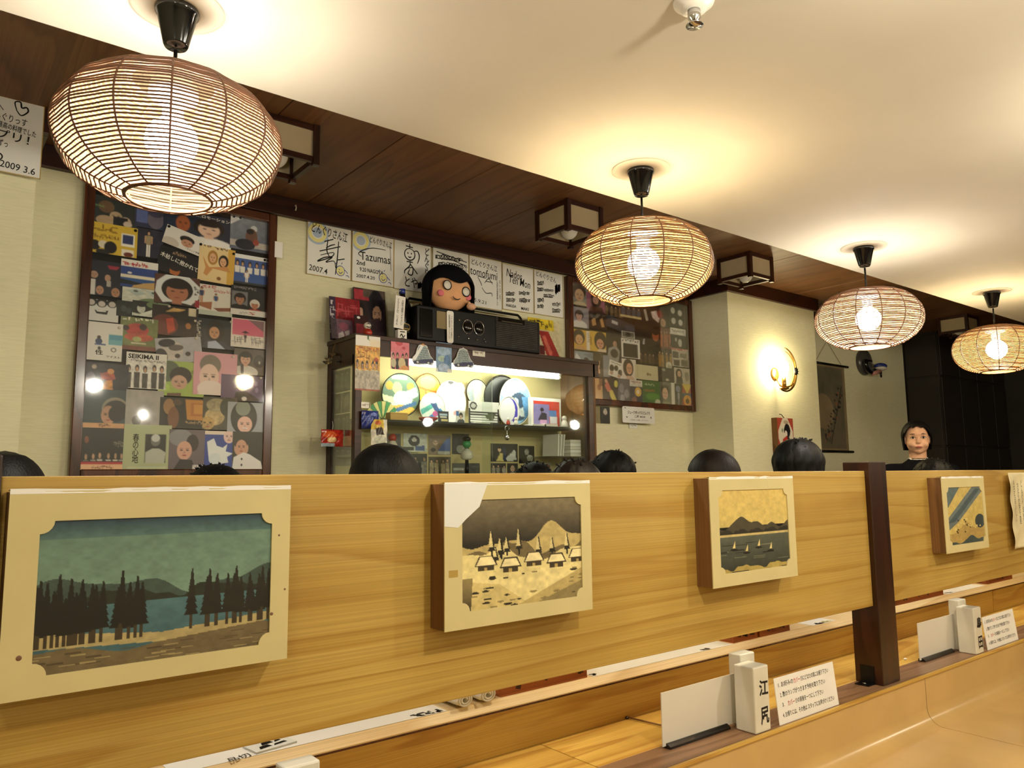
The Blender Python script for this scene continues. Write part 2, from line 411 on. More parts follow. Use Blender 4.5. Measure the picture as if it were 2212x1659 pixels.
# lettering: text curves gathered, then turned to meshes in one go
TX = []
def text(s, parent, x, y, z, h, m='ink', w=None, rot=0, vert=False, bold=0, name='lettering', sub=None, tilt=None):
    """s centred at (x, y, z) in the parent's frame, facing -y, h tall (line height), fitted to width w"""
    TX.append((s, parent, x, y, z, h, m, w, rot, vert, bold, name, tilt))
def flush_text():
    tmp = []
    for t in TX:
        cu = bpy.data.curves.new('t', 'FONT'); cu.body = '\n'.join(t[0]) if t[9] else t[0]
        cu.align_x = 'CENTER'; cu.align_y = 'CENTER'; cu.size = 1; cu.resolution_u = 2; cu.offset = t[10]; cu.fill_mode = 'FRONT'
        if t[9]: cu.space_line = .82
        o = bpy.data.objects.new('t', cu); C.objects.link(o); tmp.append(o)
    dg = bpy.context.evaluated_depsgraph_get(); dg.update()
    for t, o in zip(TX, tmp):
        s, parent, x, y, z, h, m, wd, rot, vert, bold, name, tilt = t
        me = bpy.data.meshes.new_from_object(o.evaluated_get(dg)); me.name = name
        co_ = np.zeros(len(me.vertices)*3, np.float32); me.vertices.foreach_get('co', co_); co_ = co_.reshape(-1, 3)
        if len(co_) == 0: continue
        lo, hi = co_.min(0), co_.max(0); c = (lo+hi)/2; d = np.maximum(hi-lo, 1e-4)
        if vert: sy = h/d[1]; sx = (wd/d[0]) if wd else sy
        else: sx = (wd/d[0]) if wd else None; sy = h/d[1]; sx = sx or sy
        a = (co_[:, 0]-c[0])*sx; b = (co_[:, 1]-c[1])*sy; ca, sa = math.cos(rot), math.sin(rot)
        out = np.stack([a*ca-b*sa+x, np.full(len(a), y), a*sa+b*ca+z], -1)
        me.vertices.foreach_set('co', out.ravel().astype(np.float32)); me.materials.clear(); me.update()
        n = obj(name, me, m, parent)
        if tilt is not None: n.matrix_local = tilt
    for o in tmp:
        cu = o.data; bpy.data.objects.remove(o); bpy.data.curves.remove(cu)
def ink(parent, strokes, m='ink', wd=.004, name='pen_stroke', y=-.0006, ox=0, oz=0, sx=1, sz=1):
    """pen strokes in the parent's (x, z) plane: smooth ribbons, one mesh"""
    mb = MB(); k0 = 0
    for st in strokes:
        P = [Vector((ox+p[0]*sx, oz+p[1]*sz)) for p in st]
        if len(P) == 2: pts = P
        else:
            pts = []
            for i in range(len(P)-1):
                p0, p1, p2, p3 = P[max(i-1, 0)], P[i], P[i+1], P[min(i+2, len(P)-1)]
                for k in range(5):
                    t = k/5; pts.append(.5*((2*p1)+(p2-p0)*t+(2*p0-5*p1+4*p2-p3)*t*t+(3*p1-p0-3*p2+p3)*t**3))
            pts.append(P[-1])
        i0 = len(mb.v); n = len(pts); k0 += 1
        for i, p in enumerate(pts):
            d = (pts[min(i+1, n-1)]-pts[max(i-1, 0)]);
            if d.length < 1e-7: d = Vector((1, 0))
            d.normalize(); nn = Vector((-d.y, d.x))*wd*.5*(.55+.45*math.sin(math.pi*(i+.6)/(n+.2)))
            yy = y-.00003*k0
            mb.v += [(p.x+nn.x, yy, p.y+nn.y), (p.x-nn.x, yy, p.y-nn.y)]
        for i in range(n-1): mb.f.append((i0+2*i, i0+2*i+1, i0+2*i+3, i0+2*i+2))
    me = mb.mesh(name, fix=False); return obj(name, me, m, parent)
def scrawl(rng, x0, z0, x1, z1, n, loop=.5):
    """cursive loops from (x0, z0) to (x1, z1), n turns a line"""
    out = []; L = max(1, round(n/9))
    for l in range(L):
        zc = z1-(z1-z0)*(l+.5)/L; h = (z1-z0)/L*.42; st = []; k = 0; m = int(n/L*3.2); a = x0+(x1-x0)*.1*rng.random(); w_ = (x1-x0)
        am = 1
        for i in range(m):
            t = i/(m-1); th = i*1.9
            if i % 4 == 0: am = rng.uniform(.35, 1.0)
            st.append((a+w_*.86*t+w_*.05*math.sin(th), zc+h*am*math.cos(th)+h*.5*(t-.5)))
            if rng.random() < .07 and len(st) > 5: out.append(st); st = []
        if len(st) > 1: out.append(st)
        if rng.random() < .6: out.append([(a, zc-h*.9), (a+w_*.4, zc-h*.6), (a+w_*.8, zc-h*.4)])
    return out

# ================================================================== the setting
X0, X1, Y0, YB, ZW, ZC = -2.2, 9.6, -2.6, 3.63, 2.28, 2.653
struct('floor', B((X0, Y0, -.06), (X1, YB+.1, 0)), 'floor')
struct('wall_back', B((X0, YB, 0), (7.97, YB+.12, ZC+.1)), 'wall')
struct('wall_front', B((X0, Y0-.1, 0), (X1, Y0, ZC+.1)), 'wall')
struct('wall_left', B((X0-.1, Y0, 0), (X0, YB, ZC+.1)), 'wall')
struct('wall_right', B((X1, Y0, 0), (X1+.1, YB+.1, ZC+.1)), 'stone')
struct('pillar', B((-.25, 3.28, 0), (.335, YB, ZC)), 'wall')
struct('pillar', B((4.57, 3.28, 0), (5.71, YB, ZC)), 'wall')
# dark end: a panelled return wall, its stone-like panels with recessed joints
wd = struct('wall_end', B((8.0, 3.30, 0), (X1, YB+.12, ZC)), 'stone')
for (a, b_, c, d) in ((3.31, 3.62, .9, 1.50), (3.31, 3.62, 1.52, 2.19), (3.31, 3.62, 2.21, 2.62)):
    obj('wall_panel', B((7.985, a, c), (8.0, b_, d)), 'stone', wd, bevel=.003)
for i, xa in enumerate((8.0, 8.42, 8.84, 9.26)):
    for c, d in ((.9, 1.50), (1.52, 2.19), (2.21, 2.62)):
        obj('wall_panel', B((xa+.006, 3.285, c), (min(xa+.414, X1-.01), 3.30, d)), 'stone', wd, bevel=.003)
# dropped white ceiling over the counter, wood-panelled ceiling over the back aisle
struct('ceiling', B((X0, Y0, ZW), (X1, 1.93, ZC+.1)), 'white')
ce = struct('ceiling', B((X0, 1.93, ZC+.012), (X1, YB, ZC+.1)), 'darkx')
xs = -1.65
pm = B((.002, 1.932, ZC), (.483, YB-.002, ZC+.012)).mesh('ceiling_panel')
pm.materials.append(M['ceilwood'])
while xs < X1-.5:
    o = obj('ceiling_panel', pm, None, ce); o.location = (xs-.195, 0, 0); o.modifiers.new('bevel', 'BEVEL').width = .002
    xs += .485
# cornice trim along the back wall and round the pillars
tz0, tz1 = 2.555, ZC-.001
for i, (a, b_) in enumerate((((.335, YB-.03), (4.57, YB)), ((4.54, 3.25), (5.74, 3.28)), ((5.71, YB-.03), (7.97, YB)), ((-.28, 3.25), (.365, 3.28)))):
    struct('trim_%d' % (i+1), B((a[0], a[1], tz0), (b_[0], b_[1], tz1)), 'darkx', bevel=.003)
struct('trim_5', B((4.54, 3.28, tz0), (4.57, YB-.03, tz1)), 'darkx')
struct('trim_6', B((.335, 3.28, tz0), (.365, YB-.03, tz1)), 'darkx')
struct('trim_7', B((5.71, 3.28, tz0), (5.74, YB-.03, tz1)), 'darkx')

# ================================================================== partition: posts and boards
def post(x0, x1, label):
    t = thing('partition_post', label, 'post', ((x0+x1)/2, 1.443, .517), 0, 'partition posts')
    w2 = (x1-x0)/2
    obj('shaft', B((-w2, -.05, 0), (w2, .05, .776)), 'dark', t, bevel=.003)
    br = obj('foot_bracket', B((-w2-.045, -.02, 0), (-w2, .03, .003)).box((-w2-.003, -.02, 0), (-w2, .03, .06)), 'black', t)
    obj('screw', MB().lathe((-w2-.025, .005, .003), [(.007, 0), (.006, .003), (0, .004)], 10), 'chrome', br, smooth=True)
    return t
post(.015, .124, 'dark brown square partition post at the left edge, cut off by the frame')
post(2.735, 2.86, 'dark brown square partition post between the two wooden partition boards')
post(5.45, 5.57, 'far dark brown partition post past the right edge of the picture')
pb = tag(obj('partition_board', B((.125, 1.411, .786), (2.735, 1.441, 1.2605)), 'pine', bevel=.002),
    'long pale pine partition board carrying three framed landscape prints, left of the brown post', 'partition', 'partition boards')
pb2 = tag(obj('partition_board', B((2.86, 1.411, .786), (5.45, 1.441, 1.2605)), 'pine', bevel=.002),
    'pale pine partition board with one framed print, right of the brown post', 'partition', 'partition boards')
# ---- mounted prints
def inner(w2, h2, r=.019, n=5):
    p = []
    for sx, sz, a0 in ((-1, -1, 90), (1, -1, 180), (1, 1, 270), (-1, 1, 0)):
        for k in range(n+1):
            a = R(a0-90*k/n); p.append((sx*w2+r*math.cos(a), sz*h2+r*math.sin(a)))
    return p
def mount_mesh(x0, x1, z0, z1, hole, y, t):
    bm = bmesh.new(); fr = []
    for yy in (y, y+t):
        lo = [bm.verts.new((a, yy, b_)) for a, b_ in ((x0, z0), (x1, z0), (x1, z1), (x0, z1))]
        li = [bm.verts.new((a, yy, b_)) for a, b_ in hole]
        es = [bm.edges.new((l[i], l[(i+1) % len(l)])) for l in (lo, li) for i in range(len(l))]
        bmesh.ops.triangle_fill(bm, use_beauty=True, use_dissolve=False, edges=es); fr.append((lo, li))
    for k in (0, 1):
        a, b_ = fr[0][k], fr[1][k]
        for i in range(len(a)): bm.faces.new((a[i], a[(i+1) % len(a)], b_[(i+1) % len(a)], b_[i]))
    bmesh.ops.recalc_face_normals(bm, faces=bm.faces)
    me = bpy.data.meshes.new('mount'); bm.to_mesh(me); bm.free(); return me
def ridge(cv, y, amp, f, c, seed, y1=1.2):
    r_ = np.random.RandomState(seed); xs_ = np.linspace(0, 1, 60); h = np.zeros(60)
    for k in range(1, 5): h += amp/k*np.sin(xs_*f*k+r_.rand()*6.3)
    cv.poly([(0, y1)]+[(a, y+b_) for a, b_ in zip(xs_, h)]+[(1, y1)], c)
def conifer(cv, x, y0, y1, w_, c, trunk):
    cv.rect(x-w_*.09, y0+(y1-y0)*.5, x+w_*.09, y1, trunk)
    n = 7
    for k in range(n):
        t = k/n; yy = y0+(y1-y0)*.72*t; ww = w_*(.22+.78*t)*.5
        cv.poly([(x-ww, yy+(y1-y0)*.15), (x-ww*.4, yy), (x+ww*.4, yy), (x+ww, yy+(y1-y0)*.15)], c)
def paint_night_lake(cv):
    cv.grad('5f7a6a', '6f8a78', 0, .55); cv.grad('14243c', '4f6c68', 0, .14)
    ridge(cv, .46, .05, 7, '3c4c44', 3); ridge(cv, .52, .03, 15, '262a20', 4)
    rr = np.random.RandomState(8)
    cv.grad('4a6c70', '35545c', .58, 1.0); ridge(cv, .84, .03, 5, '6a5c40', 9)
    cv.poly([(0, .72), (.5, .80), (1, .74), (1, .80), (.5, .86), (0, .82)], 'a89868')
    for k in range(26):
        x = rr.rand()*.42; conifer(cv, x, .36+rr.rand()*.16, .82, .075, '1a1812', '3a3020')
    for k in range(16):
        x = .62+rr.rand()*.38; conifer(cv, x, .38+rr.rand()*.14, .80, .07, '201c14', '3a3020')
    for k in range(40): x = rr.rand(); y = .84+rr.rand()*.15; cv.rect(x-.03, y, x+.03, y+.006, '4c402c' if k % 2 else '9c8c60')
    cv.noise(.22, 26)
def paint_snow(cv):
    cv.grad('7a6e50', '5c523c', 0, .2); cv.grad('5c523c', '1c1810', .18, .42); cv.grad('1c1810', '2a2418', .42, .6)
    ridge(cv, .38, .07, 6, 'b8a468', 21); ridge(cv, .47, .05, 9, '6a5c3c', 22); ridge(cv, .52, .05, 7, 'd8c888', 23)
    rr = np.random.RandomState(5)
    for k in range(9):
        x = .08+rr.rand()*.85; y = .5+rr.rand()*.1; h = .12+rr.rand()*.1
        conifer(cv, x, y-h, y+.02, .07, '1c1810', '1c1810'); conifer(cv, x-.008, y-h-.01, y-.02, .045, 'd4c488', '1c1810')
    ridge(cv, .66, .05, 5, 'e0d090', 25)
    for k in range(5):
        x = .12+k*.19; y = .60+.03*(k % 2); cv.poly([(x-.012, y+.008), (x+.022, y-.082), (x+.128, y-.082), (x+.162, y+.008)], '3a3020'); cv.poly([(x, y), (x+.03, y-.07), (x+.12, y-.07), (x+.15, y)], 'ecdca4'); cv.rect(x+.015, y+.008, x+.135, y+.05, '3c3222'); cv.rect(x+.06, y+.02, x+.085, y+.05, 'b09858')
    cv.poly([(0, .72), (.3, .78), (.55, 1), (0, 1)], 'cbb878'); cv.poly([(.4, 1), (1, .7), (1, 1)], 'b8a468'); cv.poly([(.55, 1), (1, .82), (1, 1)], '8c7c50')
    for k in range(34):
        x = rr.rand(); y = .7+rr.rand()*.28; q = .006+rr.rand()*.01
        cv.ell(x, y, q*2.2, q*.7, '28221a' if rr.rand() < .6 else '8c7c50')
    cv.grad('8c7c50', '2c2418', .7, 1.0, cv.u < .13-.05*cv.v)
    g = cv.u.copy(); cv.a *= (1-.45*np.clip(cv.v-.82, 0, 1)*4*np.abs(g-.5))[..., None]; cv.noise(.25, 22)
def paint_bay(cv):
    cv.grad('d0b464', 'cbb468', 0, .45)
    ridge(cv, .42, .05, 8, '46402e', 31, .56); ridge(cv, .5, .015, 30, '2a261c', 33, .56)
    cv.rect(0, .54, 1, .57, 'c0ac70'); cv.grad('55584a', '2c3028', .57, 1.0)
    rr = np.random.RandomState(3)
    for k in range(14): x = rr.rand(); y = .6+rr.rand()*.3; cv.rect(x-.08, y, x+.08, y+.008, '22241c' if k % 2 else '74745c')
    for k in range(4): x = .2+k*.17; y = .7+.05*(k % 2); cv.ell(x, y+.02, .05, .012, '1c1812'); cv.poly([(x-.015, y), (x+.02, y), (x+.02, y-.08)], 'd4c07c')
    ridge(cv, .93, .02, 14, 'a89450', 37); ridge(cv, .98, .01, 9, '181610', 38); cv.noise(.2, 20)
def paint_slope(cv):
    cv.a[:] = cv.col('c8b064'); cv.poly([(0, 0), (.4, 0), (0, .4)], '5c6a68'); cv.poly([(0, .55), (.75, .0), (1, 0), (1, .1), (.3, .6), (0, .75)], '6a7470')
    cv.poly([(0, .62), (.8, .06), (.95, .06), (.2, .6)], '4c5a5c'); ridge(cv, .72, .06, 5, 'b09454', 41)
    cv.ell(.88, .62, .14, .12, '3a4444'); ridge(cv, .92, .04, 6, '44504c', 43)
    rr = np.random.RandomState(2)
    for k in range(24): x = .1+rr.rand()*.8; y = .55+rr.rand()*.3; cv.ell(x, y, .02, .015, '4a3c24' if k % 2 else 'd8c47c')
    cv.noise(.2, 18)
def framed(x0, x1, z0, z1, hx0, hx1, hz0, hz1, fn, label, res=(230, 150), stains=0):
    cx, cz = (x0+x1)/2, (z0+z1)/2; t = thing('framed_print', label, 'picture', (cx, 1.411, cz), 0, 'framed landscape prints')
    w2, h2 = (x1-x0)/2, (z1-z0)/2
    obj('backing_box', B((-w2+.001, -.051, -h2+.001), (w2-.001, 0, h2-.001)), 'boxside', t)
    hc = ((hx0+hx1)/2-cx, (hz0+hz1)/2-cz); hw, hh = (hx1-hx0)/2, (hz1-hz0)/2
    hole = [(a+hc[0], b_+hc[1]) for a, b_ in inner(hw, hh)]
    obj('mount', mount_mesh(-w2, w2, -h2, h2, hole, -.0555, .003), 'matboard', t)
    cv = Cv(*res, seed=int(x0*100)); fn(cv)
    p = sheet('print', cv, 2*hw+.01, 2*hh+.01, 'print', .0008, t); p.location = (hc[0], -.0525, hc[1])
    # paper skin lifting along the top edge
    rr = random.Random(int(x0*50)); mb = MB(); n = 14
    for i in range(n+1):
        a = -w2+2*w2*i/n; e = .0015+.003*rr.random()
        mb.v += [(a, -.0558, h2-.004), (a, -.054-e*.4, h2+e), (a, -.030, h2+.0005)]
    for i in range(n): k = 3*i; mb.f += [(k, k+3, k+4, k+1), (k+1, k+4, k+5, k+2)]
    obj('peeling_edge', mb.mesh('peeling_edge', fix=False), 'paper', t)
    if stains:
        for (a, b_, r_) in ((-w2+.024, -.09, .004), (w2-.02, .065, .002), (w2-.03, -.07, .003), (w2-.007, -h2+.12, .002)):
            obj('rust_spot', MB().lathe((a, -.0556, b_), [(r_, 0), (r_*.7, .0004), (0, .0005)], 10, 'y'), 'ledge', t)
    return t
framed(.132, .561, .938, 1.238, .173, .528, .968, 1.193, paint_night_lake, 'framed teal night landscape print with dark trees and river, far left of the board', (300, 190), 1)
pr2 = framed(.893, 1.310, .94, 1.239, .937, 1.279, .974, 1.204, paint_snow, 'framed brown and cream snowy hills print, second from left on the board')
framed(1.768, 2.182, .943, 1.243, 1.806, 2.146, .978, 1.208, paint_bay, 'framed print of a dark ridge and grey bay, left of the post')
framed(3.224, 3.63, .937, 1.232, 3.262, 3.604, .966, 1.192, paint_slope, 'framed cream print with blue-grey diagonal slope, right of the post')
# torn pale patch and faded label on the second print's mount
mb = MB(); pz = [(-.209, .1495), (-.209, .062), (-.175, .058), (-.155, .075), (-.12, .10), (-.098, .149)]
mb.prism(pz, -.0562, -.0555); obj('torn_patch', mb, 'card', pr2)
mb = MB(); mb.prism([(-.198, -.028), (-.198, -.042), (-.176, -.042), (-.176, -.028)], -.0561, -.0555); obj('faded_label', mb, 'gold', pr2)
# handwritten sheet on the second board
def papersheet():
    t = thing('handwritten_note', 'curling sheet of vertical handwriting on the partition board at the right edge', 'paper', (4.12, 1.408, 1.075))
    cv = Cv(24, 40, 5); cv.a[:] = cv.col('eadcb0'); cv.noise(.08, 6)
    sheet('sheet', cv, .255, .345, 'print', .0008, t, bend=lambda u, v: -.006-.016*np.abs(u-.5)**2*4-.006*np.sin(v*9+u*3)**2)
    for i, s in enumerate(('今日もおいしい', 'お好み焼き屋', 'どんぐり特製', 'の味をどうぞ')):
        text(s, t, -.095+i*.045, -.030, .045-.012*(i % 2), .19, 'ink', .020, 0, True)
papersheet()

# ================================================================== counter on the near side
tr = thing('trough_counter', 'tan glossy trough counter curving below the brown ledge in the foreground', 'counter', (0, 0, 0))
prof = [(1.372, .513), (1.372, .40)]
for k in range(1, 9): a = R(90*k/8); prof.append((1.372-.055*(1-math.cos(a)), .40-.055*math.sin(a)))
prof += [(.62, .340)]
for k in range(1, 9): a = R(90*k/8); prof.append((.62-.055*math.sin(a), .34+.055*(1-math.cos(a))))
prof += [(.565, .50), (.54, .513), (.50, .50), (.50, .28), (1.377, .28), (1.377, .513)]
obj('basin', MB().ext(prof, -1.6, 2.998), 'resin', tr, smooth=False)
bs = obj('basin', MB().ext(prof, 3.002, 7.0), 'resin', tr)
for o in tr.children: autosmooth(o)
obj('edge_strip', B((-1.6, 1.366, .507), (7.0, 1.3775, .517)), 'pine2', tr, bevel=.002)
obj('seam', B((2.998, 1.3724, .36), (3.002, 1.376, .513)), 'ledge', tr)
obj('base_panel', B((-1.6, .56, 0), (7.0, 1.36, .28)), 'dark', tr)
st = thing('counter_bed', 'brown ledge and lit wooden bed running under the partition boards', 'counter', (0, 0, 0))
obj('brown_ledge', B((-1.6, 1.378, .485), (7.0, 1.492, .5165)), 'ledge', st)
for xa in (-1.6, .35, 1.45, 2.55, 3.65, 4.75, 5.85):
    obj('bed_board', B((xa+.0015, 1.4935, .485), (min(xa+(1.95 if xa < 0 else 1.1), 7.0)-.0015, 1.722, .5155)), 'pine2', st, bevel=.0015)
obj('support', B((-1.6, 1.41, 0), (7.0, 1.70, .485)), 'dark', st)
tb = thing('far_counter', 'far counter table seen through the gap below the partition boards', 'counter', (0, 0, 0))
obj('fascia_board', B((-1.6, 1.722, .5), (4.60, 1.742, .634)), 'pine2', tb)
obj('fascia_board', B((4.604, 1.722, .5), (7.0, 1.742, .634)), 'pine2', tb)
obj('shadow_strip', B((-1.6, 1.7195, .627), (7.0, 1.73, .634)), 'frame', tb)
obj('table_top', MB().ext([(1.714, .634), (1.714, .637), (1.734, .656), (1.832, .656), (1.832, .634)], -1.6, 7.0), 'pale', tb)  # front edge chamfer added so the pendant light brightens it
obj('leg_panel', B((-1.6, 1.743, 0), (7.0, 1.76, .634)), 'dark', tb)

# ---- things on the far counter, glimpsed through the gap
def placemat(x0, x1, label, marks=(), rz=0):
    t = thing('paper_placemat', label, 'placemat', ((x0+x1)/2, 1.78, .6563), rz, 'paper placemats on the far counter')
    w_ = (x1-x0)/2
    obj('sheet', B((-w_, -.045, 0), (w_, .045, .0008)), 'paper', t)
    for (x, y, s, m) in marks:
        k = MB(); r_ = random.Random(int(x*999))
        for i in range(9):
            a = x+(r_.random()-.5)*s; b_ = y-1.772+(r_.random()-.5)*.02; d = s*.16
            k.v += [(a-d, b_-.002, .0012), (a+d, b_-.003-.004*r_.random(), .0012), (a+d*.7, b_+.006, .0012), (a-d*.8, b_+.005, .0012)]; q = len(k.v)-4; k.f.append((q, q+1, q+2, q+3))
        obj('printed_mark', k.mesh('printed_mark', fix=False), m, t)
    return t
placemat(.48, 1.15, 'blank white paper placemat in the gap under the first print', ((.27, 1.742, .05, 'cloth3'), (.31, 1.742, .03, 'cloth3')))
placemat(1.675, 2.36, 'white paper placemat in the gap left of the third print', ((-.325, 1.742, .02, 'ink'), (.2, 1.742, .05, 'boxside')))
placemat(2.88, 3.05, 'white placemat with a yellow and black label beside the brown post', ((-.03, 1.735, .05, 'ink'), (.03, 1.74, .06, 'pyel')))
placemat(4.10, 4.55, 'white placemat with small marks right of the brown post', ((-.17, 1.742, .05, 'ink'),))
t = thing('business_card_stack', 'small stack of cards with a black logo at the lower left gap', 'cards', (.70, 1.775, .657), .15)
for i in range(3): obj('card', B((-.05, -.03, .001+i*.0012), (.05, .03, .002+i*.0012)), 'card', t)
k = MB()
for (a, b_, c, d) in ((-.035, -.02, -.004, .0), (-.02, .0, .01, .02), (.0, -.018, .035, -.004), (.012, .002, .03, .018)): k.v += [(a, b_, .0048), (c, b_+.004, .0048), (c-.004, d, .0048), (a+.006, d-.003, .0048)]; q = len(k.v)-4; k.f.append((q, q+1, q+2, q+3))
obj('black_logo', k.mesh('black_logo', fix=False), 'ink', t)
text('品切', t, -.085, 0, 0, .024, 'ink', .05, tilt=Matrix.Translation((0, -.02, .0012)) @ Matrix.Rotation(-math.pi/2, 4, 'X'))
def towel(x, label, n=3, wv=.055, rough=0, m='plate'):
    t = thing('rolled_towel', label, 'towel', (x, 1.775, .657), 0, 'rolled hand towels')
    pts = []; turns = 2.6
    for k in range(int(turns*14)+1):
        a = 2*math.pi*k/14; r_ = .004+.0055*a/(2*math.pi)*1.15; pts.append((r_*math.cos(a), r_*math.sin(a)*.9+.0195))
    mb = MB(); L = len(pts)
    for i in range(L):
        for y in (-.05, .05): mb.v.append((pts[i][0]*wv/.037, y, max(pts[i][1], .0005)))
    for i in range(L-1): mb.f.append((2*i, 2*i+2, 2*i+3, 2*i+1))
    me = mb.mesh('roll', True, fix=False); o = obj('roll', me, 'paper', t); s = o.modifiers.new('thick', 'SOLIDIFY'); s.thickness = .0045
    return t
towel(1.20, 'smooth white rolled hand towel in the gap below the second print', 3, .042)
towel(1.275, 'crumpled white rolled hand towel against the first brown tray', 3, .045)
def tray(x0, x1, label):
    t = thing('wooden_tray', label, 'tray', ((x0+x1)/2, 1.785, .6565), 0, 'brown wooden condiment trays')
    w_ = (x1-x0)/2; h = .07
    obj('tray_bottom', B((-w_, -.042, 0), (w_, .042, .006)), 'redwood', t)
    for a, b_ in (((-w_, -.042, .006), (w_, -.034, h)), ((-w_, .034, .006), (w_, .042, h)), ((-w_, -.034, .006), (-w_+.008, .034, h)), ((w_-.008, -.034, .006), (w_, .034, h))):
        obj('tray_side', B(a, b_), 'redwood', t, bevel=.001)
    mb = MB(); r_ = random.Random(int(x0*100))
    for i in range(16):
        a = -w_+.02+(2*w_-.04)*r_.random(); z = .02+.03*r_.random(); s = .006+.006*r_.random()
        mb.prism([(a-s, z-s*.6), (a+s*.6, z-s), (a+s, z+s*.5), (a, z+s), (a-s*.7, z+s*.4)], -.0426, -.0415)
    o = obj('carved_leaf', mb, 'cabinet', t); o['kind'] = 'stuff'
    return t
tray(1.33, 1.655, 'dark brown carved wooden tray in the gap below the second print')
tray(2.375, 2.52, 'short orange-brown wooden tray in the gap right of the third print')
tray(2.535, 2.73, 'plain brown wooden tray in the gap just left of the post')
tray(3.57, 4.07, 'brown wooden tray in the gap right of the post')
tray(4.62, 4.95, 'brown wooden tray in the gap near the right edge')
t = tag(obj('white_jar', MB().lathe((3.515, 1.79, .6565), [(.028, 0), (.034, .004), (.034, .06), (.028, .068), (.028, .075), (0, .077)], 20), 'plate', smooth=True), 'small white jar in the gap touching the right side of the post', 'jar')

# ---- number signs on the brown ledge
def sign_set(x0, ch, lab, dx=0):
    # two joined milky blocks with brush characters
    t = thing('name_block', 'milky white stepped acrylic block lettered in black, '+lab, 'sign', (x0, 1.412, .517), 0, 'white name blocks on the ledge')
    obj('front_block', B((-.037, -.034, 0), (.037, .034, .183)), 'acryl', t, bevel=.004)
    obj('rear_block', B((.0, .0345, 0), (.072, .078, .203)), 'acryl', t, bevel=.004)
    text(ch[0], t, .009, -.0346, .122, .044, 'ink', .044, -.05, bold=.025)
    text(ch[1], t, .009, -.0346, .045, .048, 'ink', .040, .03, bold=.025)
    t2 = thing('menu_stand', 'blank white upright plastic sheet in a black base, '+lab, 'sign', (x0-.16, 1.472, .517), 0, 'blank white stands on the ledge')
    obj('sheet', B((-.168, -.0015, .006), (.165, .0015, .146)), 'plate', t2)
    obj('base', MB().ext([(-.016, 0), (.012, 0), (.012, .009), (.004, .013), (-.004, .013), (-.016, .006)], -.155, .112), 'gloss', t2)
    t3 = thing('instruction_card', 'white instruction card with four lines of print, '+lab, 'sign', (x0+.255, 1.384, .5165), 0, 'white instruction cards on the ledge')
    mwt = Matrix.Rotation(R(-6), 4, 'X')
    obj('card', B((-.166, -.001, .0), (.166, .001, .131)), 'paper', t3, mw=mwt)
    L = (('1. お好みの', 'カバー', '①にどなたの席にお座り下さい'), ('2. 数のランプがつきます予約を取り下さい', '', ''), ('3. ', 'カバー', '①の前後を一つにして下さい'), ('4. お帰りには、その他は スタッフにお声がけください', '', ''))
    for i, (a, b_, c) in enumerate(L):
        z = .110-i*.0285; wt = (.285, .26, .24, .30)[i]; xl = -.15
        n = len(a)+len(b_)+len(c); u = wt/n; xp = xl
        for s, m in ((a, 'ink'), (b_, 'inkred'), (c, 'ink')):
            if s.strip():
                w_ = u*len(s); k = len(s.strip()) < 3; text(s.strip(), t3, xp+w_/2-(.004 if k else 0), -.0014, z, .011 if k else .0155, m, .010 if k else w_*.96, tilt=mwt, bold=.008)
            xp += u*len(s)
sign_set(2.0, '江尻', 'left of the brown post')
sign_set(3.515, '島田', 'right of the brown post')
t = thing('name_block', 'milky white acrylic block whose top just shows at the bottom edge below the first print', 'sign', (.598, 1.412, .517), 0, 'white name blocks on the ledge')
obj('front_block', B((-.037, -.034, 0), (.037, .034, .183)), 'acryl', t, bevel=.004)
obj('rear_block', B((.0, .0345, 0), (.072, .078, .203)), 'acryl', t, bevel=.004)
sk = thing('chopstick', 'thin wooden stick with a dark tip lying on the lit counter bed', 'chopstick', (1.81, 1.665, .5205))
obj('shaft', MB().cone((-.012, .055, 0), (.012, -.09, 0), .0028, .0024, 8), 'boxside', sk, smooth=True)
obj('dark_tip', MB().ball((-.014, .058, -.0005), (.006, .010, .0035), 10, 6), 'dark', sk, smooth=True)
tag(obj('crumb', MB().ball((3.19, 1.53, .519), (.010, .006, .003), 8, 5), 'paper', smooth=True), 'tiny white paper scrap on the counter bed beside the right stand', 'scrap')

# ================================================================== pendant lamps
RP = [(0, 0)]
def shade_prof(t):
    """t 0 bottom ring .. 1 top ring -> radius, height"""
    a = R(-74+t*148); return .222*math.cos(a)**.80+.006, .134*math.sin(a)
def make_shade(seed, turns=47, seg=72):
    rr = random.Random(seed); mb = MB(); n = 4; N = turns*seg; i0 = 0
    ph = [rr.uniform(0, 6.28) for _ in range(14)]
    for k in range(N+1):
        t = k/N; a = 2*math.pi*k/seg; r_, h = shade_prof(t)
        # drawn in slightly between ribs
        f = abs(((a*14/(2*math.pi)) % 1)-.5)*2
        r_ *= .975+.025*f; jit = .0012*math.sin(a*3.1+k*.013)+.0008*math.sin(k*.37)
        c = Vector((r_*math.cos(a), r_*math.sin(a), h+jit)); rad = Vector((math.cos(a), math.sin(a), 0)); w_ = .0021
        mb.v += [tuple(c+rad*w_), tuple(c+Vector((0, 0, w_))), tuple(c-rad*w_), tuple(c-Vector((0, 0, w_)))]
        if k:
            for j in range(n): p, q = (k-1)*n, k*n; mb.f.append((p+j, p+(j+1) % n, q+(j+1) % n, q+j))
    return mb.mesh('shade', True, fix=False)
SH = make_shade(1)
ribm = MB().tube([(shade_prof(t/24)[0]-.001, 0, shade_prof(t/24)[1]) for t in range(25)], .0022, 6).mesh('rib', True)
LN = MB().lathe((0, 0, 0), [(shade_prof(t/24)[0]*.955, shade_prof(t/24)[1]*.98) for t in range(25)], 56)
LN.f = LN.f[:-2]
LN = LN.mesh('liner', True)
